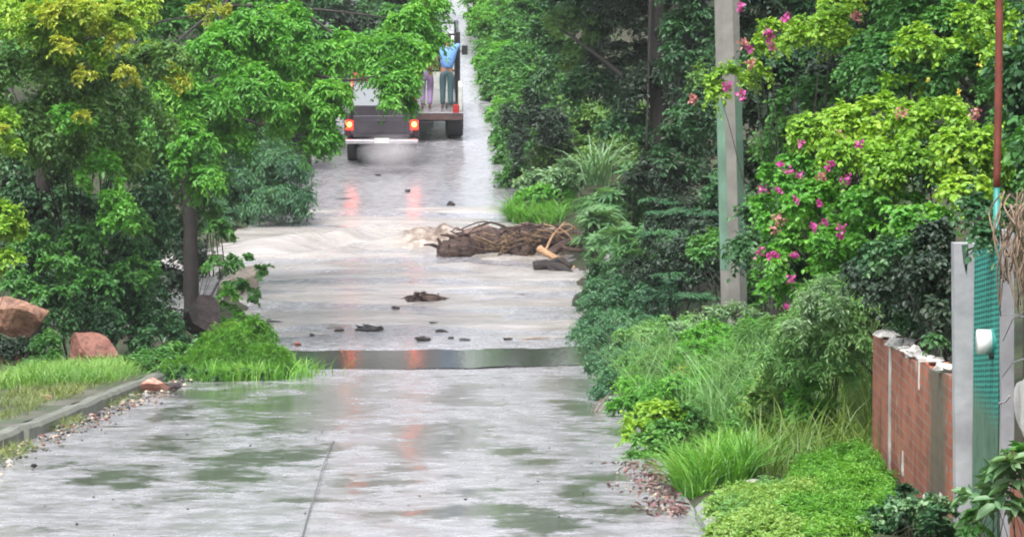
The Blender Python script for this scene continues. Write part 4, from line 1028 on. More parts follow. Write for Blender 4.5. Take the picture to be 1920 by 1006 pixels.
xw = 2.52; mb = MB(); mb.box((xw + .06, 16.3, (zr(16.3) - .2 + wz(880, 16.6)) / 2), (.12, 2.2, wz(880, 16.6) - zr(16.3) + .2), .004); mb.build('brick_base', M['brick'], w2, True)
mb = MB(); M['board'] = simple('dark brown boards', (.05, .032, .028), .75, var=.5, scale=9, bmp=.6)
for k in range(9): y_ = 17.3 - .24 * k; mb.box((xw + .075 + random.uniform(-.006, .006), y_, (wz(880, 16.6) + wz(340, 16.6)) / 2), (.03, .232, wz(340, 16.6) - wz(880, 16.6)), .004)
mb.build('boards', M['board'], w2, True)
mb = MB(); r_ = rock_mb((xw + .05, 17.2, wz(765, 17.2)), (.02, .36, .16), 300, 9, 3, .12); mb.add(r_.v, r_.f, False); r_ = rock_mb((xw + .05, 16.9, wz(690, 17.0)), (.02, .22, .07), 301, 9, 3, .12); mb.add(r_.v, r_.f, False); mb.build('plaster_patch', M['plaster'], w2, True)
# dry vines and wire hanging over the boards
dv = MB(); vb = at(1905, 480, 17.0)
for i in range(150):
    a = np.array([2.5 + random.uniform(-.05, .1), random.uniform(16.2, 17.5), wz(random.uniform(355, 470), 17)]); dz = random.uniform(.05, .4)
    dv.tube(curve3([a, a + np.array([random.uniform(-.05, .02), random.uniform(-.08, .08), -dz * .4]), a + np.array([random.uniform(-.04, .03), random.uniform(-.16, .16), -dz])], 4), random.uniform(.002, .006), 4)
tag(dv.build('dry_vine', M['dry'], rec=False), 'tangle of dry brown vine hanging over the top of the boarded wall', 'dry vine')
wr = MB()
for py0, py1 in ((640, 560), (705, 660), (588, 600)): wr.tube([at(1880, py0, 17.3), at(1900, (py0 + py1) / 2 - 4, 17.2), at(1960, py1, 16.4)], .003, 4)
wr.tube([at(1872, 756, 17.4), at(1886, 752, 17.4), at(1893, 742, 17.3)], .006, 5)
tag(wr.build('wire', M['rim'], rec=False), 'loose grey wires strung across the narrow white post and boarded wall', 'wire')

# ------------------------------------------------------------------ vegetation
def G(px, Y): x = (px - 960) / sc(Y); return (x, Y, gz(x, Y))
def kw(L, W, sub, **k):
    d = dict(L=L, W=W, sub_r=sub); d.update(k); return d
def tree(name, label, cat, base, trunk_pts, r0, layers, group=None, nb=14):
    th = thing(name, label, cat, base, group=group); cen = []
    for (m, ells, k) in layers:
        V, Fa, c = foliage(ells, **k); np_mesh('crown', V, Fa, M[m], th); cen.append(c)
    cen = np.concatenate(cen)
    P = curve3([np.array(base) - np.array([0, 0, .2])] + [np.array(p) for p in trunk_pts], 6)
    mb = MB(); n_ = len(P); rad = [r0 * (1.25 - .25 * min(1, i / 3)) * (1 - .55 * i / n_) for i in range(n_)]
    mb.tube(P, [r * random.uniform(.93, 1.07) for r in rad], 10, jit=.08)
    tip = P[-1]
    for i in rng.permutation(len(cen))[:nb]:
        s0 = P[int(rng.integers(n_ // 2, n_))]; e = cen[i]; mid = (s0 + e) / 2 + np.array([0, 0, .04 * np.linalg.norm(e - s0)])
        mb.tube([s0 * (1 - t) ** 2 + 2 * mid * t * (1 - t) + e * t * t for t in np.linspace(0, 1, 7)], [r0 * .3 * (1 - .85 * t) for t in np.linspace(0, 1, 7)], 6)
    mb.build('trunk', M['bark'], th, True); return th

# ---- left side
YT = 54.0
tb = at(358, 585, YT)
tree('roadside_tree', 'bright green spreading tree with dark trunk and long branches reaching over the road', 'tree', (tb[0], YT, min(tb[2], gz(tb[0], YT)) ), [at(358, 480, YT), at(356, 380, YT), at(350, 250, YT), at(400, 100, YT), at(440, -60, YT)], .13, [
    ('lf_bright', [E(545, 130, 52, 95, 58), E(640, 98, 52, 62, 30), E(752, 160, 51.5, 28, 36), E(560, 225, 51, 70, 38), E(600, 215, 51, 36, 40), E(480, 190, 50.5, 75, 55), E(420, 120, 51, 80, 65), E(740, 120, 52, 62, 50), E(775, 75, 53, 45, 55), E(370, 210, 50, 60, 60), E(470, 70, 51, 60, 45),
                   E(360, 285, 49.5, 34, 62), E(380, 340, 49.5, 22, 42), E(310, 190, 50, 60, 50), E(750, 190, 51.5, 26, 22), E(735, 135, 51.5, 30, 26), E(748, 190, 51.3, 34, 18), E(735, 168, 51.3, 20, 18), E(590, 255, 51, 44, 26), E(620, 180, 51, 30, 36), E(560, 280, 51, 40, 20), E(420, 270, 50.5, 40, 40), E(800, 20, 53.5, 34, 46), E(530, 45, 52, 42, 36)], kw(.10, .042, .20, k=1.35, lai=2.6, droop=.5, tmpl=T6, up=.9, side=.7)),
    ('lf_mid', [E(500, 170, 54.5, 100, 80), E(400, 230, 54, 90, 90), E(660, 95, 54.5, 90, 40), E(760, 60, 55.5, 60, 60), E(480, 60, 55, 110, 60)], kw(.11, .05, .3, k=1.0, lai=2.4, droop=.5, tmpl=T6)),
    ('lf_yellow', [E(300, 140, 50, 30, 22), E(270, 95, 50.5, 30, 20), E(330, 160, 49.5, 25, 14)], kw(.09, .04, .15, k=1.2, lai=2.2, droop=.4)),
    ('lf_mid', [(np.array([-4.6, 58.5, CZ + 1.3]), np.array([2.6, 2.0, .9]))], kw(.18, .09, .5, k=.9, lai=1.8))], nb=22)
# the long dark bough that shows through the leaves is part of the tree
bo = bpy.data.objects['roadside_tree']
mb = MB(); mb.tube(curve3([at(400, 100, 54), at(500, 120, 52.5), at(600, 143, 51.6), at(660, 150, 51.2), at(715, 140, 51.2)], 8), [.045 * (1 - .025 * i) for i in range(33)], 8, jit=.1)
mb.build('bough', M['bark'], bo, True)
tree('yellowing_tree', 'yellow green tree with golden leaf clusters beside the bright spreading tree', 'tree', G(60, 47), [at(80, 350, 47), at(90, 200, 47), at(110, 40, 47), at(120, -80, 47)], .12, [
    ('lf_lime', [E(110, 40, 44.5, 75, 40), E(60, 70, 44.5, 55, 40), E(190, 45, 45, 60, 40), E(30, 20, 45, 60, 50), E(150, 100, 44.5, 50, 30), E(240, 15, 46, 50, 35)], kw(.085, .04, .17, k=1.3, lai=2.5, droop=.35, tmpl=T6)),
    ('lf_yellow', [E(140, 25, 44, 55, 26), E(215, 55, 44.3, 36, 22), E(60, 40, 44, 40, 22), E(205, 30, 44.6, 40, 22)], kw(.08, .038, .14, k=1.1, lai=2.2)),
    ('lf_gold', [E(110, 85, 43.8, 20, 10), E(230, 80, 44.2, 28, 12), E(395, 22, 49, 32, 20), E(160, 138, 44, 26, 10), E(232, 145, 44, 14, 14)], kw(.08, .035, .12, k=1.1, lai=2))])
plant('climber_mass', 'dull sage green mass of climbers hanging below the yellow green tree', 'climbing plant', G(150, 48), [
    ('lf_sage', [E(70, 160, 45, 95, 70), E(180, 160, 45.5, 90, 55), E(130, 230, 45, 90, 55), E(240, 225, 46.5, 80, 50), E(50, 235, 45, 70, 50), E(230, 300, 46.5, 60, 45), E(110, 290, 45.5, 55, 40), E(290, 120, 47, 70, 40)], kw(.085, .042, .2, k=1.25, lai=2.5, droop=.5, tmpl=T6)),
    ('lf_bright', [E(190, 330, 44.8, 40, 50), E(220, 420, 44.6, 30, 50), E(160, 240, 44.2, 26, 22), E(120, 215, 44.2, 30, 16), E(215, 380, 44.6, 22, 26)], kw(.075, .04, .13, k=1.1, lai=2.3, droop=.6, tmpl=T6)),
    ('lf_gold', [E(150, 220, 44.0, 18, 8), E(245, 160, 44.8, 12, 12), E(330, 150, 47, 16, 10)], kw(.07, .035, .1, k=1, lai=1.6))], stem_r=.03, nst=16, smat='bark')
plant('shrub', 'yellow green spray of leaves at the left edge above the big boulder', 'shrub', G(-20, 41), [
    ('lf_lime', [E(8, 270, 41, 22, 40), E(15, 430, 41, 26, 55), E(20, 500, 41, 22, 30), E(5, 235, 41, 20, 30)], kw(.075, .038, .13, k=1.2, lai=2.2, tmpl=T6)), ('lf_gold', [E(14, 243, 40.8, 14, 6)], kw(.07, .035, .08, k=1, lai=1.4))], stem_r=.012, nst=8)
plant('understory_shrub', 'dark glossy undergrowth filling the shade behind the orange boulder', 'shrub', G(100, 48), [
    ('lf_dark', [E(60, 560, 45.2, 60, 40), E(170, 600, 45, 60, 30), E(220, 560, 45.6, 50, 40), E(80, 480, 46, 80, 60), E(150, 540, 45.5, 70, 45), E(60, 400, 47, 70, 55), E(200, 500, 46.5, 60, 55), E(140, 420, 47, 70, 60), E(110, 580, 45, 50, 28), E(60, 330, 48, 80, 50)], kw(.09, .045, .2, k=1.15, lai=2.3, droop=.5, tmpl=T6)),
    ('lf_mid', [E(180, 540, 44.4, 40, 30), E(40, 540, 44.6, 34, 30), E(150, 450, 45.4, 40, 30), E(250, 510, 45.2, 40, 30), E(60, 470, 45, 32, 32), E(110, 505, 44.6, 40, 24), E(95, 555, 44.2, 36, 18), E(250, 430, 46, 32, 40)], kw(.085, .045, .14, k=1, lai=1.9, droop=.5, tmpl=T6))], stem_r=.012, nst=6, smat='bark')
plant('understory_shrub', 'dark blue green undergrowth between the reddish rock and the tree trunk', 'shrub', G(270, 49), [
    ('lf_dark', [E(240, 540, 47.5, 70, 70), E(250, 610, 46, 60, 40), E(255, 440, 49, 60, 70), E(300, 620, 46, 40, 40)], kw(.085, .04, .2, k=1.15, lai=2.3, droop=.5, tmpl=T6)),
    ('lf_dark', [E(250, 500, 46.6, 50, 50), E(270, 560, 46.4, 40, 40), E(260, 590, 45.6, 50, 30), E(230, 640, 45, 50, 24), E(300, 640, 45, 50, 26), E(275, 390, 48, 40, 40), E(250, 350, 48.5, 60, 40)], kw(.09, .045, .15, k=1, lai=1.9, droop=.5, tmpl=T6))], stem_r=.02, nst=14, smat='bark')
plant('leafy_vine', 'creeper with broad leaves trailing from the tree base over the water', 'vine', G(365, 54), [
    ('lf_mid', [E(410, 495, 53, 32, 18), E(455, 488, 53, 26, 12), E(490, 510, 52.6, 16, 14), E(440, 540, 52.6, 26, 18), E(412, 440, 53.5, 26, 26), E(475, 555, 52.4, 16, 14), E(420, 590, 52, 24, 24)], kw(.10, .07, .11, k=1, lai=1.5, droop=.7, tmpl=T6)),
    ('lf_bright', [E(430, 560, 52, 16, 26), E(455, 610, 51, 18, 22)], kw(.08, .05, .1, k=1, lai=1.5, tmpl=T6))], stem_r=.012, nst=12, smat='bark')
plant('feathery_shrub', 'soft blue green feathery shrub leaning over the far edge of the ford', 'shrub', G(440, 74), [
    ('lf_teal', [E(470, 300, 72, 60, 45), E(530, 330, 71, 45, 50), E(450, 370, 71, 60, 45), E(510, 385, 70.5, 50, 34), E(420, 310, 73, 50, 50), E(545, 375, 70.5, 28, 34), E(430, 415, 70.5, 35, 30)], kw(.13, .03, .26, k=1.3, lai=2.4, droop=.6, side=.6)),
    ('lf_dark', [E(460, 350, 73, 80, 70), E(430, 250, 75, 80, 50)], kw(.14, .06, .3, k=1, lai=2))], stem_r=.02, nst=12, smat='bark')
plant('shrub', 'dim green bush behind the tree trunk at the ford edge', 'shrub', G(400, 62), [
    ('lf_dark', [E(340, 350, 60, 60, 60), E(400, 380, 60, 40, 60), E(350, 300, 61, 70, 50), E(330, 460, 59, 40, 60)], kw(.11, .055, .24, k=1.2, lai=2.3, tmpl=T6)), ('lf_mid', [E(400, 350, 59, 26, 50), E(395, 420, 58.5, 24, 34), E(330, 400, 58.5, 30, 30)], kw(.1, .05, .16, k=1, lai=1.8, tmpl=T6))], stem_r=.02, nst=10, smat='bark')
plant('shrub', 'green bush in front of the dark parked car', 'shrub', G(520, 80), [('lf_mid', [E(490, 240, 77, 44, 50), E(505, 270, 76, 26, 30), E(470, 220, 78, 50, 50)], kw(.13, .065, .26, k=1.3, lai=2.3, tmpl=T6))], stem_r=.02, nst=8, smat='bark')
for px, lb in ((553, 'slim dark trunk nearest the bushes left of the parked car wheel'), (577, 'slim dark trunk beside the wheel of the hidden parked car')):
    b_ = G(px, 78.4); th = thing('sapling', lb, 'tree', b_); c0 = at(px, 180, 78.4)
    V, Fa, c = foliage([E(px - 14, 190, 78.4, 45, 44)], **kw(.14, .07, .3, k=1.1, lai=2)); np_mesh('crown', V, Fa, M['lf_mid'], th)
    MB().tube([np.array(b_) - np.array([0, 0, .1]), at(px + 1, 250, 78.4), c0], [.08, .07, .05], 8, jit=.08).build('trunk', M['bark'], th, True)
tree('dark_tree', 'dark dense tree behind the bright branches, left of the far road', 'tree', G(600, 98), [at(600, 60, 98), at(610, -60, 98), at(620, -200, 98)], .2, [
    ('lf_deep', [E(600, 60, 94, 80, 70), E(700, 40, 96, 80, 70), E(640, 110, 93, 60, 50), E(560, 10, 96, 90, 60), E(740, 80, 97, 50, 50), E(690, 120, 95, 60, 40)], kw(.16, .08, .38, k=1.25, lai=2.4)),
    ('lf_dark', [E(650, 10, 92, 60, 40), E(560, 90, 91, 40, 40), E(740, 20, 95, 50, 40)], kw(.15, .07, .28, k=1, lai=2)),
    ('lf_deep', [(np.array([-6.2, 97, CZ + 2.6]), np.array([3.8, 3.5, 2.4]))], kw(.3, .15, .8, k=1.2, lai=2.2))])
tree('roadside_tree', 'light green tree overhanging the left edge of the far road at the top', 'tree', G(700, 106), [at(720, 20, 106), at(740, -120, 106)], .18, [
    ('lf_bright', [E(770, 20, 100, 40, 50), E(790, -30, 101, 40, 40), E(740, -10, 101, 50, 40)], kw(.15, .075, .34, k=1.3, lai=2.3)), ('lf_mid', [(np.array([-5.0, 105, CZ + 2.2]), np.array([2.6, 2.5, 1.8]))], kw(.25, .12, .7, k=1.2, lai=2.2))])

# grassy mound, grasses and weeds on the left
def blade_patch(name, ells_px, n, h, w, bend, mat, label, cat, lift=.12, kind=None, lean=None):
    P = []
    for (px, py, rx, ry, wgt) in ells_px:
        k = int(n * wgt); a = rng.uniform(0, 2 * math.pi, k); r = np.sqrt(rng.random(k))
        c = hit(px, py, lift); u = hit(px, py - ry, lift); d = hit(px, py + ry, lift); ryy = (u[1] - d[1]) / 2; rxx = rx / sc(c[1])
        x = c[0] + np.cos(a) * r * rxx; y = (u[1] + d[1]) / 2 + np.sin(a) * r * ryy
        P.append(np.stack([x, y, np.maximum(ground(x, y), zr(y)) - .01], 1))
    o = grass_obj(name, np.concatenate(P), h, w, bend, mat, lean=lean); return tag(o, label, cat, kind=kind)
gm = G(455, 41.5)
mound = thing('grassy_mound', 'bright green feathery mound of grass hanging over the road beside the calm water', 'grass', gm)
V, Fa, c = foliage([E(450, 660, 41.2, 56, 40), E(500, 680, 40.6, 40, 30), E(405, 650, 41.6, 36, 30), E(420, 680, 41, 60, 34), E(425, 630, 41.8, 30, 26), E(520, 690, 40.4, 22, 16), E(360, 695, 40.9, 40, 18), E(380, 690, 40.8, 46, 26), E(470, 640, 41.2, 34, 34)], **kw(.085, .010, .15, k=1.5, lai=1.7, droop=.6, side=.45, up=.4)); np_mesh('foliage', V, Fa, M['lf_grass'], mound)
x = rng.normal(gm[0] + .1, .32, 2600); y = rng.uniform(39.8, 42.4, 2600); V, Fa = grass_arrays(np.stack([x, y, zr(y)], 1), .27 * rng.uniform(.4, 1.3, 2600), .012 * np.ones(2600), .8, None); np_mesh('blades', V, Fa, M['lf_grass'], mound)
plant('weed', 'dark leafy weeds hanging at the road edge under the grassy mound', 'weed', G(400, 40.4), [('lf_dark', [E(360, 706, 40.2, 40, 12), E(430, 708, 40, 40, 10), E(480, 706, 40, 26, 8)], kw(.07, .03, .10, k=1.2, lai=1.8, tmpl=T6))], stem_r=.006, nst=12)
plant('weed', 'fresh green weeds sprouting between the two orange boulders', 'weed', G(90, 42), [('lf_mid', [E(85, 655, 42, 34, 26), E(110, 680, 41.6, 30, 20), E(70, 690, 41.6, 26, 20)], kw(.07, .03, .11, k=1.3, lai=2.2, tmpl=T6))], stem_r=.006, nst=10)
plant('weed', 'dark weeds added for the shadow in the hollow under the overhanging boulder', 'weed', G(30, 42.6), [('lf_deep', [E(30, 655, 42.4, 50, 22), E(10, 665, 42.2, 34, 20)], kw(.06, .03, .10, k=1.4, lai=2.2, tmpl=T6))], stem_r=.006, nst=8)  # near-black weeds stand in for the shadow under the boulder
plant('weed', 'green weeds at the foot of the black boulder beside the tree', 'weed', G(330, 42.5), [('lf_mid', [E(290, 680, 42, 50, 20), E(350, 670, 42.4, 44, 24), E(250, 690, 42, 30, 16)], kw(.075, .028, .11, k=1.3, lai=2.2, tmpl=T6))], stem_r=.006, nst=12)
blade_patch('grass', [(140, 708, 90, 18, .5), (60, 715, 70, 16, .3), (210, 705, 50, 14, .2)], 4200, .24, .010, 1.2, 'lf_ygrass', 'soft yellow green grass in front of the reddish rock', 'grass', kind='stuff')
blade_patch('grass', [(20, 790, 50, 40, .3), (10, 830, 30, 20, .1), (90, 745, 100, 20, .25), (180, 735, 70, 14, .2), (110, 775, 40, 10, .1), (220, 722, 40, 8, .05)], 5200, .13, .007, 1.2, 'lf_olive', 'short grass growing over the footpath behind the mossy kerb', 'grass', kind='stuff')

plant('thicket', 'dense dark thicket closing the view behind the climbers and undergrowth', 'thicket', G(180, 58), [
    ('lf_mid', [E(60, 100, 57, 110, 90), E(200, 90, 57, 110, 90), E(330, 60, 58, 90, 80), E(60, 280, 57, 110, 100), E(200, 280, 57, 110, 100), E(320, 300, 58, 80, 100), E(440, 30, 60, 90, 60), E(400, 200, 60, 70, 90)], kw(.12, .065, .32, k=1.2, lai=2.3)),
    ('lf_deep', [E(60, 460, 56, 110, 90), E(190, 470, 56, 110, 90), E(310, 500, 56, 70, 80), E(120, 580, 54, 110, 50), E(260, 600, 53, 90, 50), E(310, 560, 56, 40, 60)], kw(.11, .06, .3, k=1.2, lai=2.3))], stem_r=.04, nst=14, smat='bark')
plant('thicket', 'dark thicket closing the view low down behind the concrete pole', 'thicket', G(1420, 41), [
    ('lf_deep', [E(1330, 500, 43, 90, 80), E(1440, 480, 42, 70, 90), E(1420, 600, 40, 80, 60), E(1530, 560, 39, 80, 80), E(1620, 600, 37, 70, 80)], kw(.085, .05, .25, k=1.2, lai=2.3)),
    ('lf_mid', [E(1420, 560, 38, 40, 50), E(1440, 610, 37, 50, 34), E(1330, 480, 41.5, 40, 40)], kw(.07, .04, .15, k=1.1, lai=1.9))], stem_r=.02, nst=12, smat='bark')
# ---- right side, from the far hedge to the near verge
plant('roadside_hedge', 'light green hedge along the right edge of the far road at the top', 'hedge', G(930, 112), [
    ('lf_bright', [E(905, 55, 105, 26, 40), E(930, 20, 106, 40, 40), E(950, 70, 102, 36, 40), E(900, 20, 110, 28, 40), E(925, 60, 106, 34, 40), E(935, 120, 102, 36, 40), E(960, 30, 108, 50, 50)], kw(.15, .075, .34, k=1.4, lai=2.3)),
    ('lf_mid', [E(985, 60, 103, 60, 60), E(950, -40, 112, 60, 60), E(960, 100, 101, 50, 60), E(925, 90, 104, 36, 44), E(1000, 10, 104, 60, 60)], kw(.16, .08, .4, k=1.2, lai=2.3))], stem_r=.04, nst=10, smat='bark')
plant('roadside_hedge', 'mid green bushy hedge overhanging the wet road opposite the truck', 'hedge', G(1000, 88), [
    ('lf_mid', [E(940, 175, 92, 36, 36), E(965, 225, 86, 42, 40), E(975, 285, 81, 42, 45), E(985, 340, 77, 36, 36), E(1010, 180, 90, 55, 55), E(1030, 250, 84, 55, 55), E(1040, 120, 95, 55, 50), E(955, 150, 94, 40, 30), E(950, 200, 90, 34, 40), E(962, 255, 85, 34, 44), E(990, 130, 95, 60, 50), E(1000, 310, 79, 50, 50), E(1050, 320, 78, 50, 50), E(940, 140, 95, 34, 36)], kw(.12, .06, .28, k=1.35, lai=2.3, tmpl=T6)),
    ('lf_bright', [E(925, 150, 93, 26, 28), E(945, 215, 88, 26, 28), E(955, 265, 83, 24, 28)], kw(.12, .06, .2, k=1.1, lai=1.9))], stem_r=.04, nst=14, smat='bark')
plant('shrub', 'pale leaved bush below the dark tree with a few long arching leaves', 'shrub', G(1090, 76), [
    ('lf_sage', [E(1060, 300, 75, 60, 45), E(1110, 250, 76, 60, 45), E(1150, 300, 74, 55, 40), E(1080, 220, 78, 60, 40), E(1180, 250, 76, 50, 50)], kw(.12, .06, .26, k=1.2, lai=2.2, tmpl=T6)), ('lf_dark', [E(1110, 290, 77, 110, 70)], kw(.13, .065, .3, k=1.1, lai=2.2))], stem_r=.03, nst=14, smat='bark')
tg_ = thing('tall_grass', 'long arching grey green grass blades against the dark tree', 'grass', G(1130, 71)); q = at(1125, 330, 71); nn_ = 90
x = rng.normal(q[0], .12, nn_); V, Fa = grass_arrays(np.stack([x, rng.normal(71, .1, nn_), np.full(nn_, q[2] - .2)], 1), 1.2 * rng.uniform(.5, 1.2, nn_), .035 * np.ones(nn_), .9); np_mesh('blades', V, Fa, M['lf_pale'], tg_)
tree('dark_tree', 'tall dark green tree with shade coloured leaves in its hollow crown just left of the concrete pole', 'tree', G(1230, 62), [at(1240, 380, 62), at(1235, 200, 62), at(1230, 0, 62), at(1225, -200, 62)], .22, [
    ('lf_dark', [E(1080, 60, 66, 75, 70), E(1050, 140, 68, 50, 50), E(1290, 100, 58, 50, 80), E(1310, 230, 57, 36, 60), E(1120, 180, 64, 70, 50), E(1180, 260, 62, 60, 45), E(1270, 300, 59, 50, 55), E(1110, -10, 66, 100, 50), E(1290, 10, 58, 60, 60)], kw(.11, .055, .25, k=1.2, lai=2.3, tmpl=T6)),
    ('lf_deep', [E(1340, 140, 64, 70, 120), E(1330, 300, 63, 70, 90), E(1000, 260, 75, 60, 90), E(1200, 60, 64, 90, 90), E(1180, 150, 64, 80, 70), E(1240, 200, 62, 70, 90), E(1290, 370, 59, 60, 60), E(1230, 350, 61, 60, 60)], kw(.11, .05, .26, k=1.1, lai=2.2)),  # darkness of the hollow crown comes from the leaf colour
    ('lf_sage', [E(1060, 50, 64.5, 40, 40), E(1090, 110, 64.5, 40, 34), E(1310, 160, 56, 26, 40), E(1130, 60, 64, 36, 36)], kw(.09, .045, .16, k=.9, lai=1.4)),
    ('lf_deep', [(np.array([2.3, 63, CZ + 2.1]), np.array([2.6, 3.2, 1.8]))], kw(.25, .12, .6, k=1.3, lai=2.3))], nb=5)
blade_patch('tall_grass', [(985, 405, 22, 10, .35), (1030, 410, 30, 10, .3), (962, 400, 8, 12, .35)], 900, .5, .022, 1.3, 'lf_grass', 'bright green grass at the ford edge behind the log jam', 'grass', lift=.1)
plant('shrub', 'light green leafy bush above the bright grass behind the log jam', 'shrub', G(1020, 74), [('lf_pale', [E(1000, 350, 73, 34, 24), E(1045, 345, 72.5, 40, 26), E(1075, 330, 72, 34, 26)], kw(.12, .06, .2, k=1.2, lai=2, tmpl=T6)), ('lf_bright', [E(1030, 370, 72, 50, 22), E(990, 375, 72.5, 26, 16)], kw(.12, .045, .18, k=1.2, lai=2))], stem_r=.02, nst=8)
for k, (px, py, Y_, lb, e) in enumerate([(1120, 420, 60, 'castor bean plant with pale star leaves just above the end of the log jam', [E(1132, 425, 60, 34, 28), E(1128, 452, 60, 24, 18)]),
        (1180, 385, 61, 'castor bean plant with broad star leaves nearest the pale leaved bush', [E(1170, 385, 61, 45, 28), E(1210, 360, 61.5, 26, 26), E(1130, 395, 61.5, 30, 20)]),
        (1160, 490, 57, 'blue green castor bean plant below the others beside the water', [E(1158, 460, 57, 40, 30), E(1195, 500, 56, 46, 38), E(1165, 520, 56, 38, 26), E(1215, 455, 57, 34, 30), E(1230, 490, 55, 26, 26)])]):
    th = thing('castor_plant', lb, 'castor bean', G(px, Y_), group=None)
    V, Fa, c = foliage(e, **kw(.38, .38, .24, k=1.4, lai=1.5, twig_leaves=4, tmpl=STAR, droop=.3, up=1.2)); np_mesh('foliage', V, Fa, M['lf_pale' if k == 0 else 'lf_castor'], th)
    stems(G(px, Y_), c, .016, 9, 'stem', 'stem', th)
plant('bush', 'deep green bush behind the castor bean plants at the dark tree foot', 'bush', G(1180, 66), [('lf_dark', [E(1155, 400, 64, 56, 44), E(1200, 430, 63, 60, 60), E(1135, 450, 63, 34, 34), E(1165, 480, 62, 60, 40)], kw(.11, .055, .25, k=1.3, lai=2.3, tmpl=T6)), ('lf_mid', [E(1135, 390, 63, 40, 26), E(1180, 410, 62, 44, 30)], kw(.11, .055, .18, k=1.1, lai=1.8, tmpl=T6))], stem_r=.02, nst=10, smat='bark')
plant('ferny_bush', 'dark ferny bush with layered horizontal fronds in front of the dark tree', 'bush', G(1270, 48), [
    ('lf_teal', [E(1280, 400, 47, 70, 9), E(1270, 440, 46.5, 75, 9), E(1290, 480, 46, 60, 9), E(1270, 520, 45.5, 65, 10), E(1300, 560, 45, 50, 12), E(1240, 380, 48, 40, 9)], kw(.05, .016, .12, k=1.6, lai=1.5, droop=.15, twig_leaves=16, flat=.25)),
    ('lf_deep', [E(1270, 440, 48, 80, 60), E(1280, 540, 47, 70, 45), E(1200, 540, 48, 50, 50)], kw(.08, .035, .2, k=1.1, lai=2))], stem_r=.02, nst=14, smat='bark')
plant('bush', 'dim green bush at the flood edge below the castor bean plants', 'bush', G(1150, 50), [
    ('lf_teal', [E(1120, 560, 49, 36, 36), E(1170, 560, 48, 44, 40), E(1130, 610, 46, 46, 34), E(1190, 610, 45, 50, 36), E(1105, 640, 44.5, 26, 30), E(1150, 650, 43, 50, 34), E(1225, 560, 47, 40, 40)], kw(.07, .024, .16, k=1.3, lai=2.1, droop=.55)),
    ('lf_dark', [E(1150, 530, 51, 60, 40), E(1170, 600, 48, 70, 60)], kw(.08, .04, .2, k=1, lai=2))], stem_r=.015, nst=14)
plant('weed_bush', 'soft grey green weed bush along the road edge below the dim bush', 'bush', G(1180, 37), [
    ('lf_teal', [E(1140, 690, 38, 44, 36), E(1190, 690, 37, 50, 40), E(1160, 730, 35, 40, 30), E(1130, 650, 40, 40, 36)], kw(.06, .018, .14, k=1.4, lai=2.0, droop=.5)),
    ('lf_feather', [E(1210, 640, 38, 50, 34), E(1190, 700, 35.5, 44, 34), E(1280, 620, 36.5, 44, 26)], kw(.06, .02, .13, k=1.3, lai=2, droop=.5)),
    ('lf_bright', [E(1250, 690, 36, 46, 36), E(1220, 740, 34, 50, 36), E(1270, 650, 37, 46, 30), E(1190, 760, 32, 40, 26)], kw(.06, .024, .13, k=1.3, lai=2, droop=.5))], stem_r=.01, nst=14)
plant('creeper', 'pale creeper with a drooping spray draped around the base of the concrete pole', 'creeper', G(1350, 34.5), [
    ('lf_pale', [E(1290, 605, 34.5, 34, 10), E(1330, 588, 34.4, 30, 9), E(1380, 590, 34.4, 40, 14), E(1420, 600, 34.6, 34, 14), E(1260, 622, 34.5, 20, 7)], kw(.05, .022, .1, k=1.5, lai=1.7, droop=.4)),
    ('lf_bright', [E(1330, 640, 34.2, 50, 26), E(1400, 640, 34, 50, 30)], kw(.055, .028, .12, k=1.3, lai=2, tmpl=T6))], stem_r=.008, nst=10)
plant('bush', 'mid green bush in front of the concrete pole with yellow tipped leaves', 'bush', G(1370, 31), [
    ('lf_bright', [E(1310, 690, 31.5, 50, 40), E(1370, 680, 31.5, 50, 40), E(1340, 740, 30, 60, 40), E(1290, 740, 30, 40, 36)], kw(.05, .026, .12, k=1.4, lai=2.2, tmpl=T6)),
    ('lf_sage', [E(1420, 700, 30.5, 50, 46), E(1400, 760, 29, 50, 40), E(1450, 640, 30.5, 40, 36), E(1340, 800, 28.5, 60, 36)], kw(.05, .026, .12, k=1.3, lai=2.1, tmpl=T6)), ('lf_yellow', [E(1400, 655, 31.5, 22, 12), E(1290, 700, 31, 18, 10)], kw(.045, .024, .08, k=1, lai=1.4))], stem_r=.01, nst=16)
plant('feathery_bush', 'tall pale green feathery bush against the near end of the bougainvillea', 'bush', G(1550, 26), [
    ('lf_feather', [E(1550, 590, 24.6, 60, 48), E(1510, 640, 24.6, 50, 48), E(1460, 690, 25, 44, 44), E(1600, 600, 24.4, 36, 50), E(1590, 650, 24.4, 34, 50), E(1520, 700, 24.6, 46, 40), E(1560, 550, 24.8, 34, 30), E(1570, 720, 24.4, 40, 36)], kw(.06, .013, .12, k=1.5, lai=2.0, droop=.35, side=.5, up=.4)),
    ('lf_pale', [E(1545, 570, 24.2, 40, 30), E(1500, 620, 24.2, 26, 26)], kw(.055, .012, .1, k=1.2, lai=1.6, droop=.3, side=.5, up=.4))], stem_r=.01, nst=16)
plant('bush', 'dark leafy bush between the feathery bush and the bright tall grass', 'bush', G(1470, 25.5), [('lf_mid', [E(1460, 740, 26, 50, 44), E(1500, 790, 25, 44, 40), E(1440, 790, 25.5, 44, 34), E(1400, 820, 26, 40, 26)], kw(.055, .028, .12, k=1.3, lai=2.2, tmpl=T6)), ('lf_sage', [E(1450, 710, 25.4, 40, 26), E(1430, 750, 25.4, 30, 26)], kw(.05, .024, .1, k=1.1, lai=1.7, tmpl=T6))], stem_r=.01, nst=14)
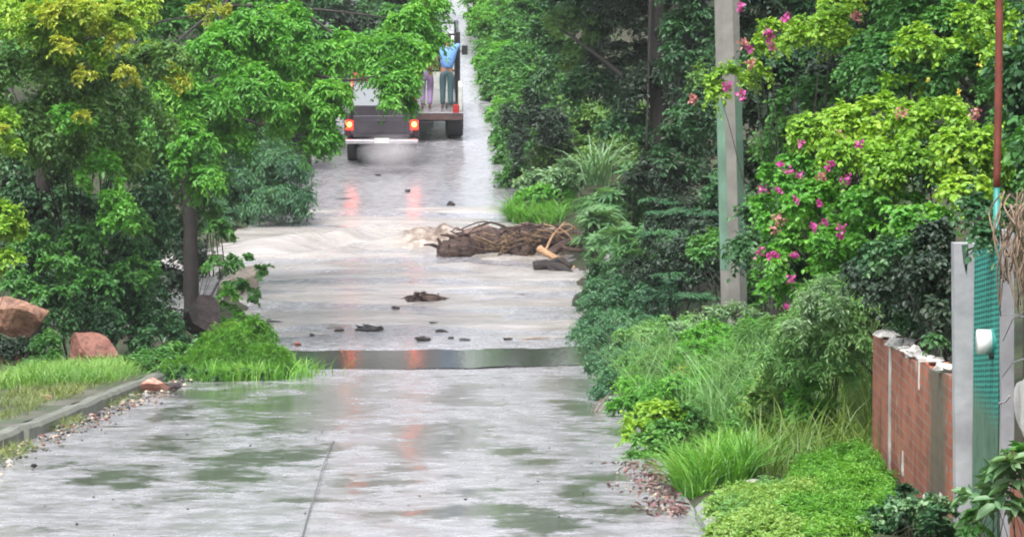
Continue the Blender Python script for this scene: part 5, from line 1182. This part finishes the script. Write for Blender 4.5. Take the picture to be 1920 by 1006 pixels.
plant('low_bush', 'yellow green round leaved bush at the road edge beside the bright tall grass', 'bush', G(1220, 26.5), [
    ('lf_lime', [E(1210, 780, 27.2, 34, 26), E(1250, 790, 27, 40, 30), E(1200, 820, 26.6, 30, 26)], kw(.042, .03, .08, k=1.5, lai=2.0, tmpl=T6)),
    ('lf_mid', [E(1220, 850, 26, 44, 36), E(1260, 830, 26.4, 40, 40), E(1200, 870, 25.8, 26, 20), E(1290, 800, 27, 40, 34)], kw(.045, .032, .09, k=1.5, lai=2.1, tmpl=T6))], stem_r=.008, nst=16)
blade_patch('tall_grass', [(1310, 900, 40, 10, .45), (1370, 898, 42, 10, .4), (1285, 892, 20, 8, .15)], 1500, .36, .009, .9, 'lf_grass', 'bright green tuft of tall grass at the end of the pale kerb', 'grass', lift=.1)
blade_patch('tall_grass', [(1510, 870, 60, 26, .4), (1580, 850, 40, 40, .45), (1440, 890, 40, 12, .15)], 1000, .50, .008, .9, 'lf_reed', 'olive reedy grass leaning against the brick wall end', 'grass', lift=.1)
blade_patch('tall_grass', [(1590, 800, 34, 24, .6), (1618, 820, 12, 20, .4)], 520, .95, .010, .4, 'lf_reed', 'dry tipped tall reeds behind the end of the brick wall', 'grass', lift=.1)
def EG(px, py, rx, ry, h, up=.02):
    c = hit(px, py, .12); u = hit(px, py - ry, .12); d = hit(px, py + ry, .12); x, y = c[0], (u[1] + d[1]) / 2
    return (np.array([x, y, gz(x, y) + up]), np.array([rx / sc(y), (u[1] - d[1]) / 2, h]))
plant('ground_cover', 'bright lime ground cover spreading behind the pale kerb', 'ground cover', G(1420, 20), [
    ('lf_cover', [EG(1410, 960, 70, 26, .06), EG(1480, 962, 80, 28, .07), EG(1400, 1000, 60, 30, .06), EG(1460, 1010, 90, 30, .07), EG(1540, 950, 60, 26, .07)], kw(.034, .018, .075, k=1.8, lai=1.9, up=1, shell=.2)),
    ('lf_feather', [EG(1390, 960, 50, 20, .08), EG(1500, 985, 70, 20, .09), EG(1450, 940, 50, 14, .08)], kw(.028, .010, .06, k=1.6, lai=1.6, up=.8)),
    ('lf_grass', [EG(1570, 930, 70, 30, .14), EG(1620, 960, 60, 30, .16), EG(1540, 1000, 80, 26, .12), EG(1600, 900, 60, 16, .16)], kw(.036, .012, .09, k=2.0, lai=2.0, up=.8))], stem_r=.004, nst=10)
plant('weed', 'dark glossy round leaved weeds in the bottom corner before the white post', 'weed', G(1700, 18), [
    ('lf_dark', [E(1660, 990, 18.4, 44, 36), E(1720, 975, 18.2, 50, 36), E(1620, 1010, 18.4, 50, 26), E(1770, 985, 18, 40, 40), E(1700, 940, 18.8, 40, 24)], kw(.034, .026, .07, k=1.5, lai=1.8, tmpl=T6)),
    ('lf_pale', [E(1690, 960, 18, 44, 20), E(1750, 955, 17.8, 30, 20), E(1640, 985, 18, 30, 20)], kw(.03, .024, .05, k=.9, lai=1.1, tmpl=T6))], stem_r=.004, nst=14)
plant('broad_leaf_plant', 'large pale leaves of a plant at the right edge before the brick base', 'plant', G(1890, 16.5), [
    ('lf_pale', [E(1880, 905, 16.5, 50, 18), E(1850, 940, 16.5, 34, 22), E(1910, 880, 16.4, 30, 20), E(1900, 960, 16.4, 30, 20)], kw(.13, .05, .10, k=1.2, lai=1.2, twig_leaves=4, tmpl=T6, droop=.3)),
    ('lf_mid', [E(1840, 975, 16.6, 40, 24), E(1900, 860, 16.5, 30, 12)], kw(.08, .035, .09, k=1.2, lai=1.3, tmpl=T6))], stem_r=.006, nst=12)
for k, (px, py, rx, ry, lb) in enumerate([(1415, 908, 17, 7, 'pale stone lying in the grass right of the bright tall grass tuft'), (1480, 912, 18, 7, 'whitish stone lying under the olive reedy grass'), (1490, 976, 14, 9, 'bluish white scrap half hidden in the lime ground cover')]):
    p = hit(px, py + 6, .16); rock(px, py - 3, p[1] - .1, rx, ry, 'rk_grey', lb, 130 + k, 'stone', 'stone', sub=3)
blade_patch('grass', [(1500, 850, 150, 30, .4), (1350, 780, 150, 40, .3), (1230, 700, 110, 30, .3)], 8000, .22, .010, .9, 'lf_grass', 'green undergrowth grass covering the verge beneath the bushes', 'grass', kind='stuff')

blade_patch('grass', [(1450, 960, 130, 40, .5), (1580, 940, 70, 40, .5)], 2600, .13, .006, 1.1, 'lf_grass', 'fine grass standing up through the lime ground cover', 'grass', kind='stuff')
plant('wild_weeds', 'tall wispy wild weeds running along the whole verge between road and brick wall', 'weeds', G(1330, 29), [
    ('lf_feather', [E(1240, 700, 33.5, 60, 40), E(1320, 730, 30, 70, 40), E(1400, 720, 28.5, 60, 44), E(1360, 790, 28, 70, 36), E(1450, 780, 25.6, 50, 40), E(1290, 650, 34.5, 60, 30), E(1440, 640, 29, 44, 34)], kw(.075, .008, .16, k=1.2, lai=1.0, droop=.5, side=.35, up=.3)),
    ('lf_bright', [E(1270, 740, 31.5, 60, 40), E(1340, 680, 31.5, 60, 40), E(1420, 760, 27.4, 50, 40), E(1200, 720, 34, 40, 34), E(1520, 760, 24.8, 50, 40)], kw(.04, .02, .11, k=1.1, lai=1.2, tmpl=T6))], stem_r=.006, nst=22)
blade_patch('tall_grass', [(1250, 740, 80, 30, .3), (1360, 790, 80, 40, .35), (1460, 800, 60, 40, .35)], 2000, .75, .006, .9, 'lf_feather', 'loose tall pale grass standing among the verge bushes', 'grass', kind='stuff')
# ---- bougainvillea and the trees behind it
YB = 25.5
bg_e = [E(1560, 250, 26, 80, 46), E(1650, 240, 25.5, 90, 55), E(1750, 250, 25, 80, 60), E(1810, 300, 23.6, 62, 60), E(1600, 310, 25, 80, 50), E(1500, 330, 26, 60, 44), E(1700, 330, 24.6, 80, 60), E(1800, 380, 22.6, 56, 45), E(1730, 420, 22.8, 50, 34), E(1650, 390, 24.6, 70, 50), E(1540, 400, 25.4, 70, 50), E(1460, 410, 26, 44, 44), E(1470, 470, 26, 44, 44), E(1560, 470, 25, 60, 44), E(1640, 450, 24.6, 50, 40), E(1500, 510, 25.6, 44, 34), E(1450, 530, 26, 40, 34), E(1480, 560, 26, 36, 26), E(1560, 520, 25.2, 44, 30)]
th = plant('bougainvillea', 'large bougainvillea with lime leaves and magenta flowers spilling over the brick wall', 'bougainvillea', (3.05, 24.0, gz(3.05, 24.0)), [
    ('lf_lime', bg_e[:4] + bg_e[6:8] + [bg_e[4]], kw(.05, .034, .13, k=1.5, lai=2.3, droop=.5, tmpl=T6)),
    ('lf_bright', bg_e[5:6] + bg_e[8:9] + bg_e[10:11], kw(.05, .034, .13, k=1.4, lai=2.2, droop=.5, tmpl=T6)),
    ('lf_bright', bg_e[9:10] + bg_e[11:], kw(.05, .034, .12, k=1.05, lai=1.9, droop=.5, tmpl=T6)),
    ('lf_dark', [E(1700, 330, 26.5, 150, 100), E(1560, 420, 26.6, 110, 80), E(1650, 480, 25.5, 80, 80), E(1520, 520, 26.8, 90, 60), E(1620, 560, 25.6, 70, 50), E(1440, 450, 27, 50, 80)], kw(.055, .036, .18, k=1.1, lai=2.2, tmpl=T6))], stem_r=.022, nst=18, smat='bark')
def blossoms(parent, spots, mat='petal', n=20, L=.027):
    Ps = []
    for (px, py, Y_, r) in spots:
        c = at(px, py, Y_); Ps.append(c + sph(n) * (rng.random(n) ** .5)[:, None] * r / sc(Y_))
    P = np.concatenate(Ps); V, Fa = leaves_arrays(P, sph(len(P)), sph(len(P)), L * rng.uniform(.7, 1.2, len(P)), L * .8 * np.ones(len(P)), T6); return np_mesh('blossom', V, Fa, M[mat], parent)
blossoms(th, [(1478, 320, 25.4, 12), (1585, 336, 24.2, 12), (1432, 356, 25.6, 13), (1425, 474, 25.6, 12), (1485, 524, 25.2, 13), (1475, 574, 25.2, 9), (1690, 483, 24, 9), (1664, 484, 24, 6), (1610, 272, 24.6, 8), (1578, 428, 24.4, 9), (1545, 415, 24.6, 7), (1502, 270, 25.4, 9)] + [(rng.uniform(1425, 1700), rng.uniform(300, 520), 24.6, rng.uniform(3, 7)) for _ in range(16)])
blossoms(th, [(1460, 410, 25.3, 14), (1455, 430, 25.3, 9), (1830, 212, 24.2, 12), (1690, 210, 24.8, 14), (1570, 255, 25, 12), (1840, 255, 24, 10), (1740, 460, 23.8, 9), (1540, 330, 24.8, 10)], 'petal_pale', 30)
plant('dark_vine', 'dark shaded vine hanging over the coping of the brick wall', 'vine', (2.62, 21.2, CZ - 2.2), [
    ('lf_dark', [E(1690, 610, 22.0, 24, 16), E(1752, 645, 20.6, 18, 22), E(1655, 570, 23, 18, 18)], kw(.045, .03, .08, k=1.3, lai=1.6, droop=.8, tmpl=T6)),
    ('lf_deep', [E(1720, 630, 23.8, 60, 40), E(1785, 640, 21.8, 44, 46), E(1660, 600, 24.6, 40, 40), E(1700, 520, 22, 70, 60), E(1760, 540, 21, 40, 80), E(1700, 550, 22, 40, 40), E(1760, 470, 21.5, 50, 50), E(1755, 590, 20.8, 40, 40), E(1640, 515, 23, 30, 40), E(1710, 570, 22.6, 50, 40)], kw(.05, .032, .13, k=1.4, lai=2.3, droop=.6, tmpl=T6)),
    ('lf_dark', [E(1700, 480, 21.6, 60, 40), E(1640, 500, 22.4, 30, 40), E(1850, 452, 18.0, 22, 14), E(1830, 445, 19.6, 30, 14), E(1840, 400, 20, 36, 30)], kw(.048, .032, .1, k=1.2, lai=2, droop=.6, tmpl=T6))], stem_r=.008, nst=5, smat='bark')
th = plant('bougainvillea', 'upper bougainvillea branch with magenta tips arching in front of the concrete pole', 'bougainvillea', G(1480, 33), [
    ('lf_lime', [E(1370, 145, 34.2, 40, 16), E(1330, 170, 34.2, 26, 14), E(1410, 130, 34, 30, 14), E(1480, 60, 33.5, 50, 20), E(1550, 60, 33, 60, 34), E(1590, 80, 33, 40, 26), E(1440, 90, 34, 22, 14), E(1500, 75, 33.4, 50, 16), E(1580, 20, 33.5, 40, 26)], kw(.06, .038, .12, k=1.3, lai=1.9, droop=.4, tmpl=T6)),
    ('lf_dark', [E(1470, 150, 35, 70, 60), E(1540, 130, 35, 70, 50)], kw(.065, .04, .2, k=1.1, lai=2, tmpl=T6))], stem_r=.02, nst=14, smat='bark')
blossoms(th, [(1444, 86, 33, 13), (1440, 62, 33, 12), (1472, 34, 33, 9), (1390, 178, 33.4, 11), (1363, 163, 33.4, 9), (1388, 12, 34, 7), (1405, 90, 33.6, 6)], L=.045)
blossoms(th, [(1300, 186, 34, 8), (1396, 80, 33.6, 9), (1605, 32, 32.8, 10), (1410, 118, 33.4, 9)], 'petal_pale', 30, .045)
tree('flowering_tree', 'green tree with small yellow flowers behind the rust red pipe', 'tree', G(1850, 32), [at(1850, 300, 32), at(1840, 150, 32), at(1830, -50, 32)], .14, [
    ('lf_mid', [E(1700, 120, 31, 60, 60), E(1740, 60, 31.5, 60, 60), E(1800, 60, 31, 70, 60), E(1870, 60, 31, 70, 60), E(1840, 140, 30.5, 80, 60), E(1910, 160, 30, 50, 60), E(1690, 40, 32, 50, 50), E(1900, 250, 29.5, 40, 50), E(1780, 150, 30.6, 60, 50), E(1650, 150, 32, 50, 60), E(1905, 340, 28, 40, 50), E(1915, 430, 27, 34, 50), E(1890, 300, 28.5, 30, 40)], kw(.06, .036, .16, k=1.4, lai=2.3, tmpl=T6)),
    ('lf_lime', [E(1720, 110, 30.4, 34, 60), E(1850, 40, 30, 50, 40), E(1800, 100, 30, 40, 26), E(1900, 100, 29.6, 40, 30), E(1890, 265, 28.8, 36, 34), E(1690, 170, 30.6, 40, 20)], kw(.058, .036, .12, k=1, lai=1.7, tmpl=T6)),
    ('lf_deep', [E(1800, 150, 33, 160, 120), (np.array([4.4, 32, CZ + .9]), np.array([1.4, 1.6, .8]))], kw(.09, .05, .25, k=1.2, lai=2.3))], nb=14)
ft = [o for o in bpy.data.objects if o.name == 'flowering_tree'][0]
blossoms(ft, [(1838, 120, 29.4, 6), (1902, 160, 29, 7), (1798, 172, 29.4, 6), (1925, 150, 29, 6), (1885, 195, 29, 5), (1740, 150, 29.8, 5)], 'petal_yellow', 10, .022)
plant('bush', 'dark shaded bush between the concrete pole and the bougainvillea', 'bush', G(1450, 36), [
    ('lf_deep', [E(1440, 230, 36, 60, 70), E(1500, 180, 35, 70, 60), E(1440, 330, 36, 40, 50), E(1430, 130, 37, 50, 60), E(1600, 160, 34, 70, 60), E(1420, 40, 37.5, 50, 60)], kw(.075, .045, .2, k=1.2, lai=2.2, tmpl=T6)),
    ('lf_mid', [E(1470, 260, 34.6, 40, 30), E(1440, 300, 34.8, 34, 40), E(1490, 200, 34, 40, 26), E(1560, 170, 33.6, 60, 30), E(1640, 120, 32.8, 60, 50)], kw(.065, .04, .14, k=1.1, lai=1.8, tmpl=T6))], stem_r=.025, nst=14, smat='bark')
tree('backdrop_tree', 'dense dark tree filling the background behind the concrete pole', 'tree', G(1480, 52), [at(1480, 300, 52), at(1480, 50, 52), at(1490, -200, 52)], .2, [
    ('lf_dark', [E(1440, 60, 50, 90, 80), E(1560, 60, 50, 90, 80), E(1420, 220, 49, 70, 90), E(1520, 220, 49, 80, 90), E(1400, 380, 48, 60, 80), E(1650, 60, 50, 90, 90), E(1760, 60, 50, 90, 90), E(1860, 80, 50, 90, 90)], kw(.11, .06, .28, k=1.2, lai=2.2)),
    ('lf_deep', [(np.array([4.6, 51, CZ + 1.2]), np.array([3.4, 2.8, 1.6]))], kw(.22, .11, .55, k=1.2, lai=2.2))])
plant('garden_shrub', 'broad mid green shrub just showing behind the dark boarded wall', 'shrub', (3.9, 21.0, gz(3.9, 21.0)), [
    ('lf_mid', [(np.array([3.75, 19.5, CZ - 1.3]), np.array([.7, 1.2, .75])), (np.array([4.3, 21.5, CZ - 1.2]), np.array([1.1, 1.6, 1.0])), (np.array([4.4, 23.4, CZ - .9]), np.array([.7, 1.2, .8]))], kw(.07, .04, .2, k=1.3, lai=2.3, tmpl=T6)),
    ('lf_dark', [(np.array([4.4, 18.2, CZ - 1.5]), np.array([1.0, 1.2, .8])), (np.array([5.0, 25, CZ - .8]), np.array([1.4, 2.0, 1.2]))], kw(.09, .05, .25, k=1.2, lai=2.2, tmpl=T6))], stem_r=.03, nst=10, smat='bark')
# unseen trees added up the hill so dark crowns reflect in the wet road
for k, (x, y, h_, r_, mt, lb) in enumerate([(-13, 118, 7.5, 3.6, 'lf_dark', 'dark tree added for reflections farthest left beyond the far road'), (-9.5, 132, 8, 3.4, 'lf_mid', 'mid green tree added for reflections left of the far road near its top'), (4.5, 122, 7.5, 3.8, 'lf_mid', 'mid green tree added for reflections right of the far road beyond the hedge'),
        (-7, 186, 8, 4, 'lf_dark', 'dark tree added for reflections where the far road bends, left of two'), (-13, 196, 9, 4.2, 'lf_mid', 'mid green tree added for reflections where the far road bends'), (-1, 190, 8.5, 4.2, 'lf_dark', 'dark tree added for reflections where the far road bends, right of two'),
        (7, 98, 7.5, 3.6, 'lf_dark', 'dark tree added for reflections right of the far road above the pale bush'), (-12, 76, 7, 3.4, 'lf_dark', 'dark tree added for reflections left of the ford behind the feathery shrub'), (8.5, 72, 7, 3.4, 'lf_deep', 'near-black tree added for reflections right of the ford behind the dark tree')]):
    z = gz(x, y); tree('reflection_tree', lb, 'tree', (x, y, z), [(x, y, z + h_ * .4), (x + .3, y, z + h_ * .75)], .22, [(mt, [(np.array([x, y, z + h_ * .62]), np.array([r_, r_, h_ * .42]))], kw(.24, .12, .7, k=1.5, lai=2.3)), ], group='trees added for reflections beyond the ford', nb=10)
# ------------------------------------------------------------------ rain haze
hz = MB().box((0, 95, 12), (170, 236, 44)).build('haze', bpy.data.materials.new('rain haze'))
hm = hz.data.materials[0]; hm.use_nodes = True; hm.node_tree.nodes.remove(hm.node_tree.nodes['Principled BSDF'])
hv_ = hm.node_tree.nodes.new('ShaderNodeVolumePrincipled'); hv_.inputs['Color'].default_value = (.92, .94, .96, 1); hv_.inputs['Density'].default_value = .00035; hv_.inputs['Anisotropy'].default_value = .3
hm.node_tree.links.new(hv_.outputs[0], hm.node_tree.nodes['Material Output'].inputs['Volume'])
tag(hz, 'pale rain haze over the whole street', 'haze', kind='stuff')
print('LEAVES', TOTAL[0])
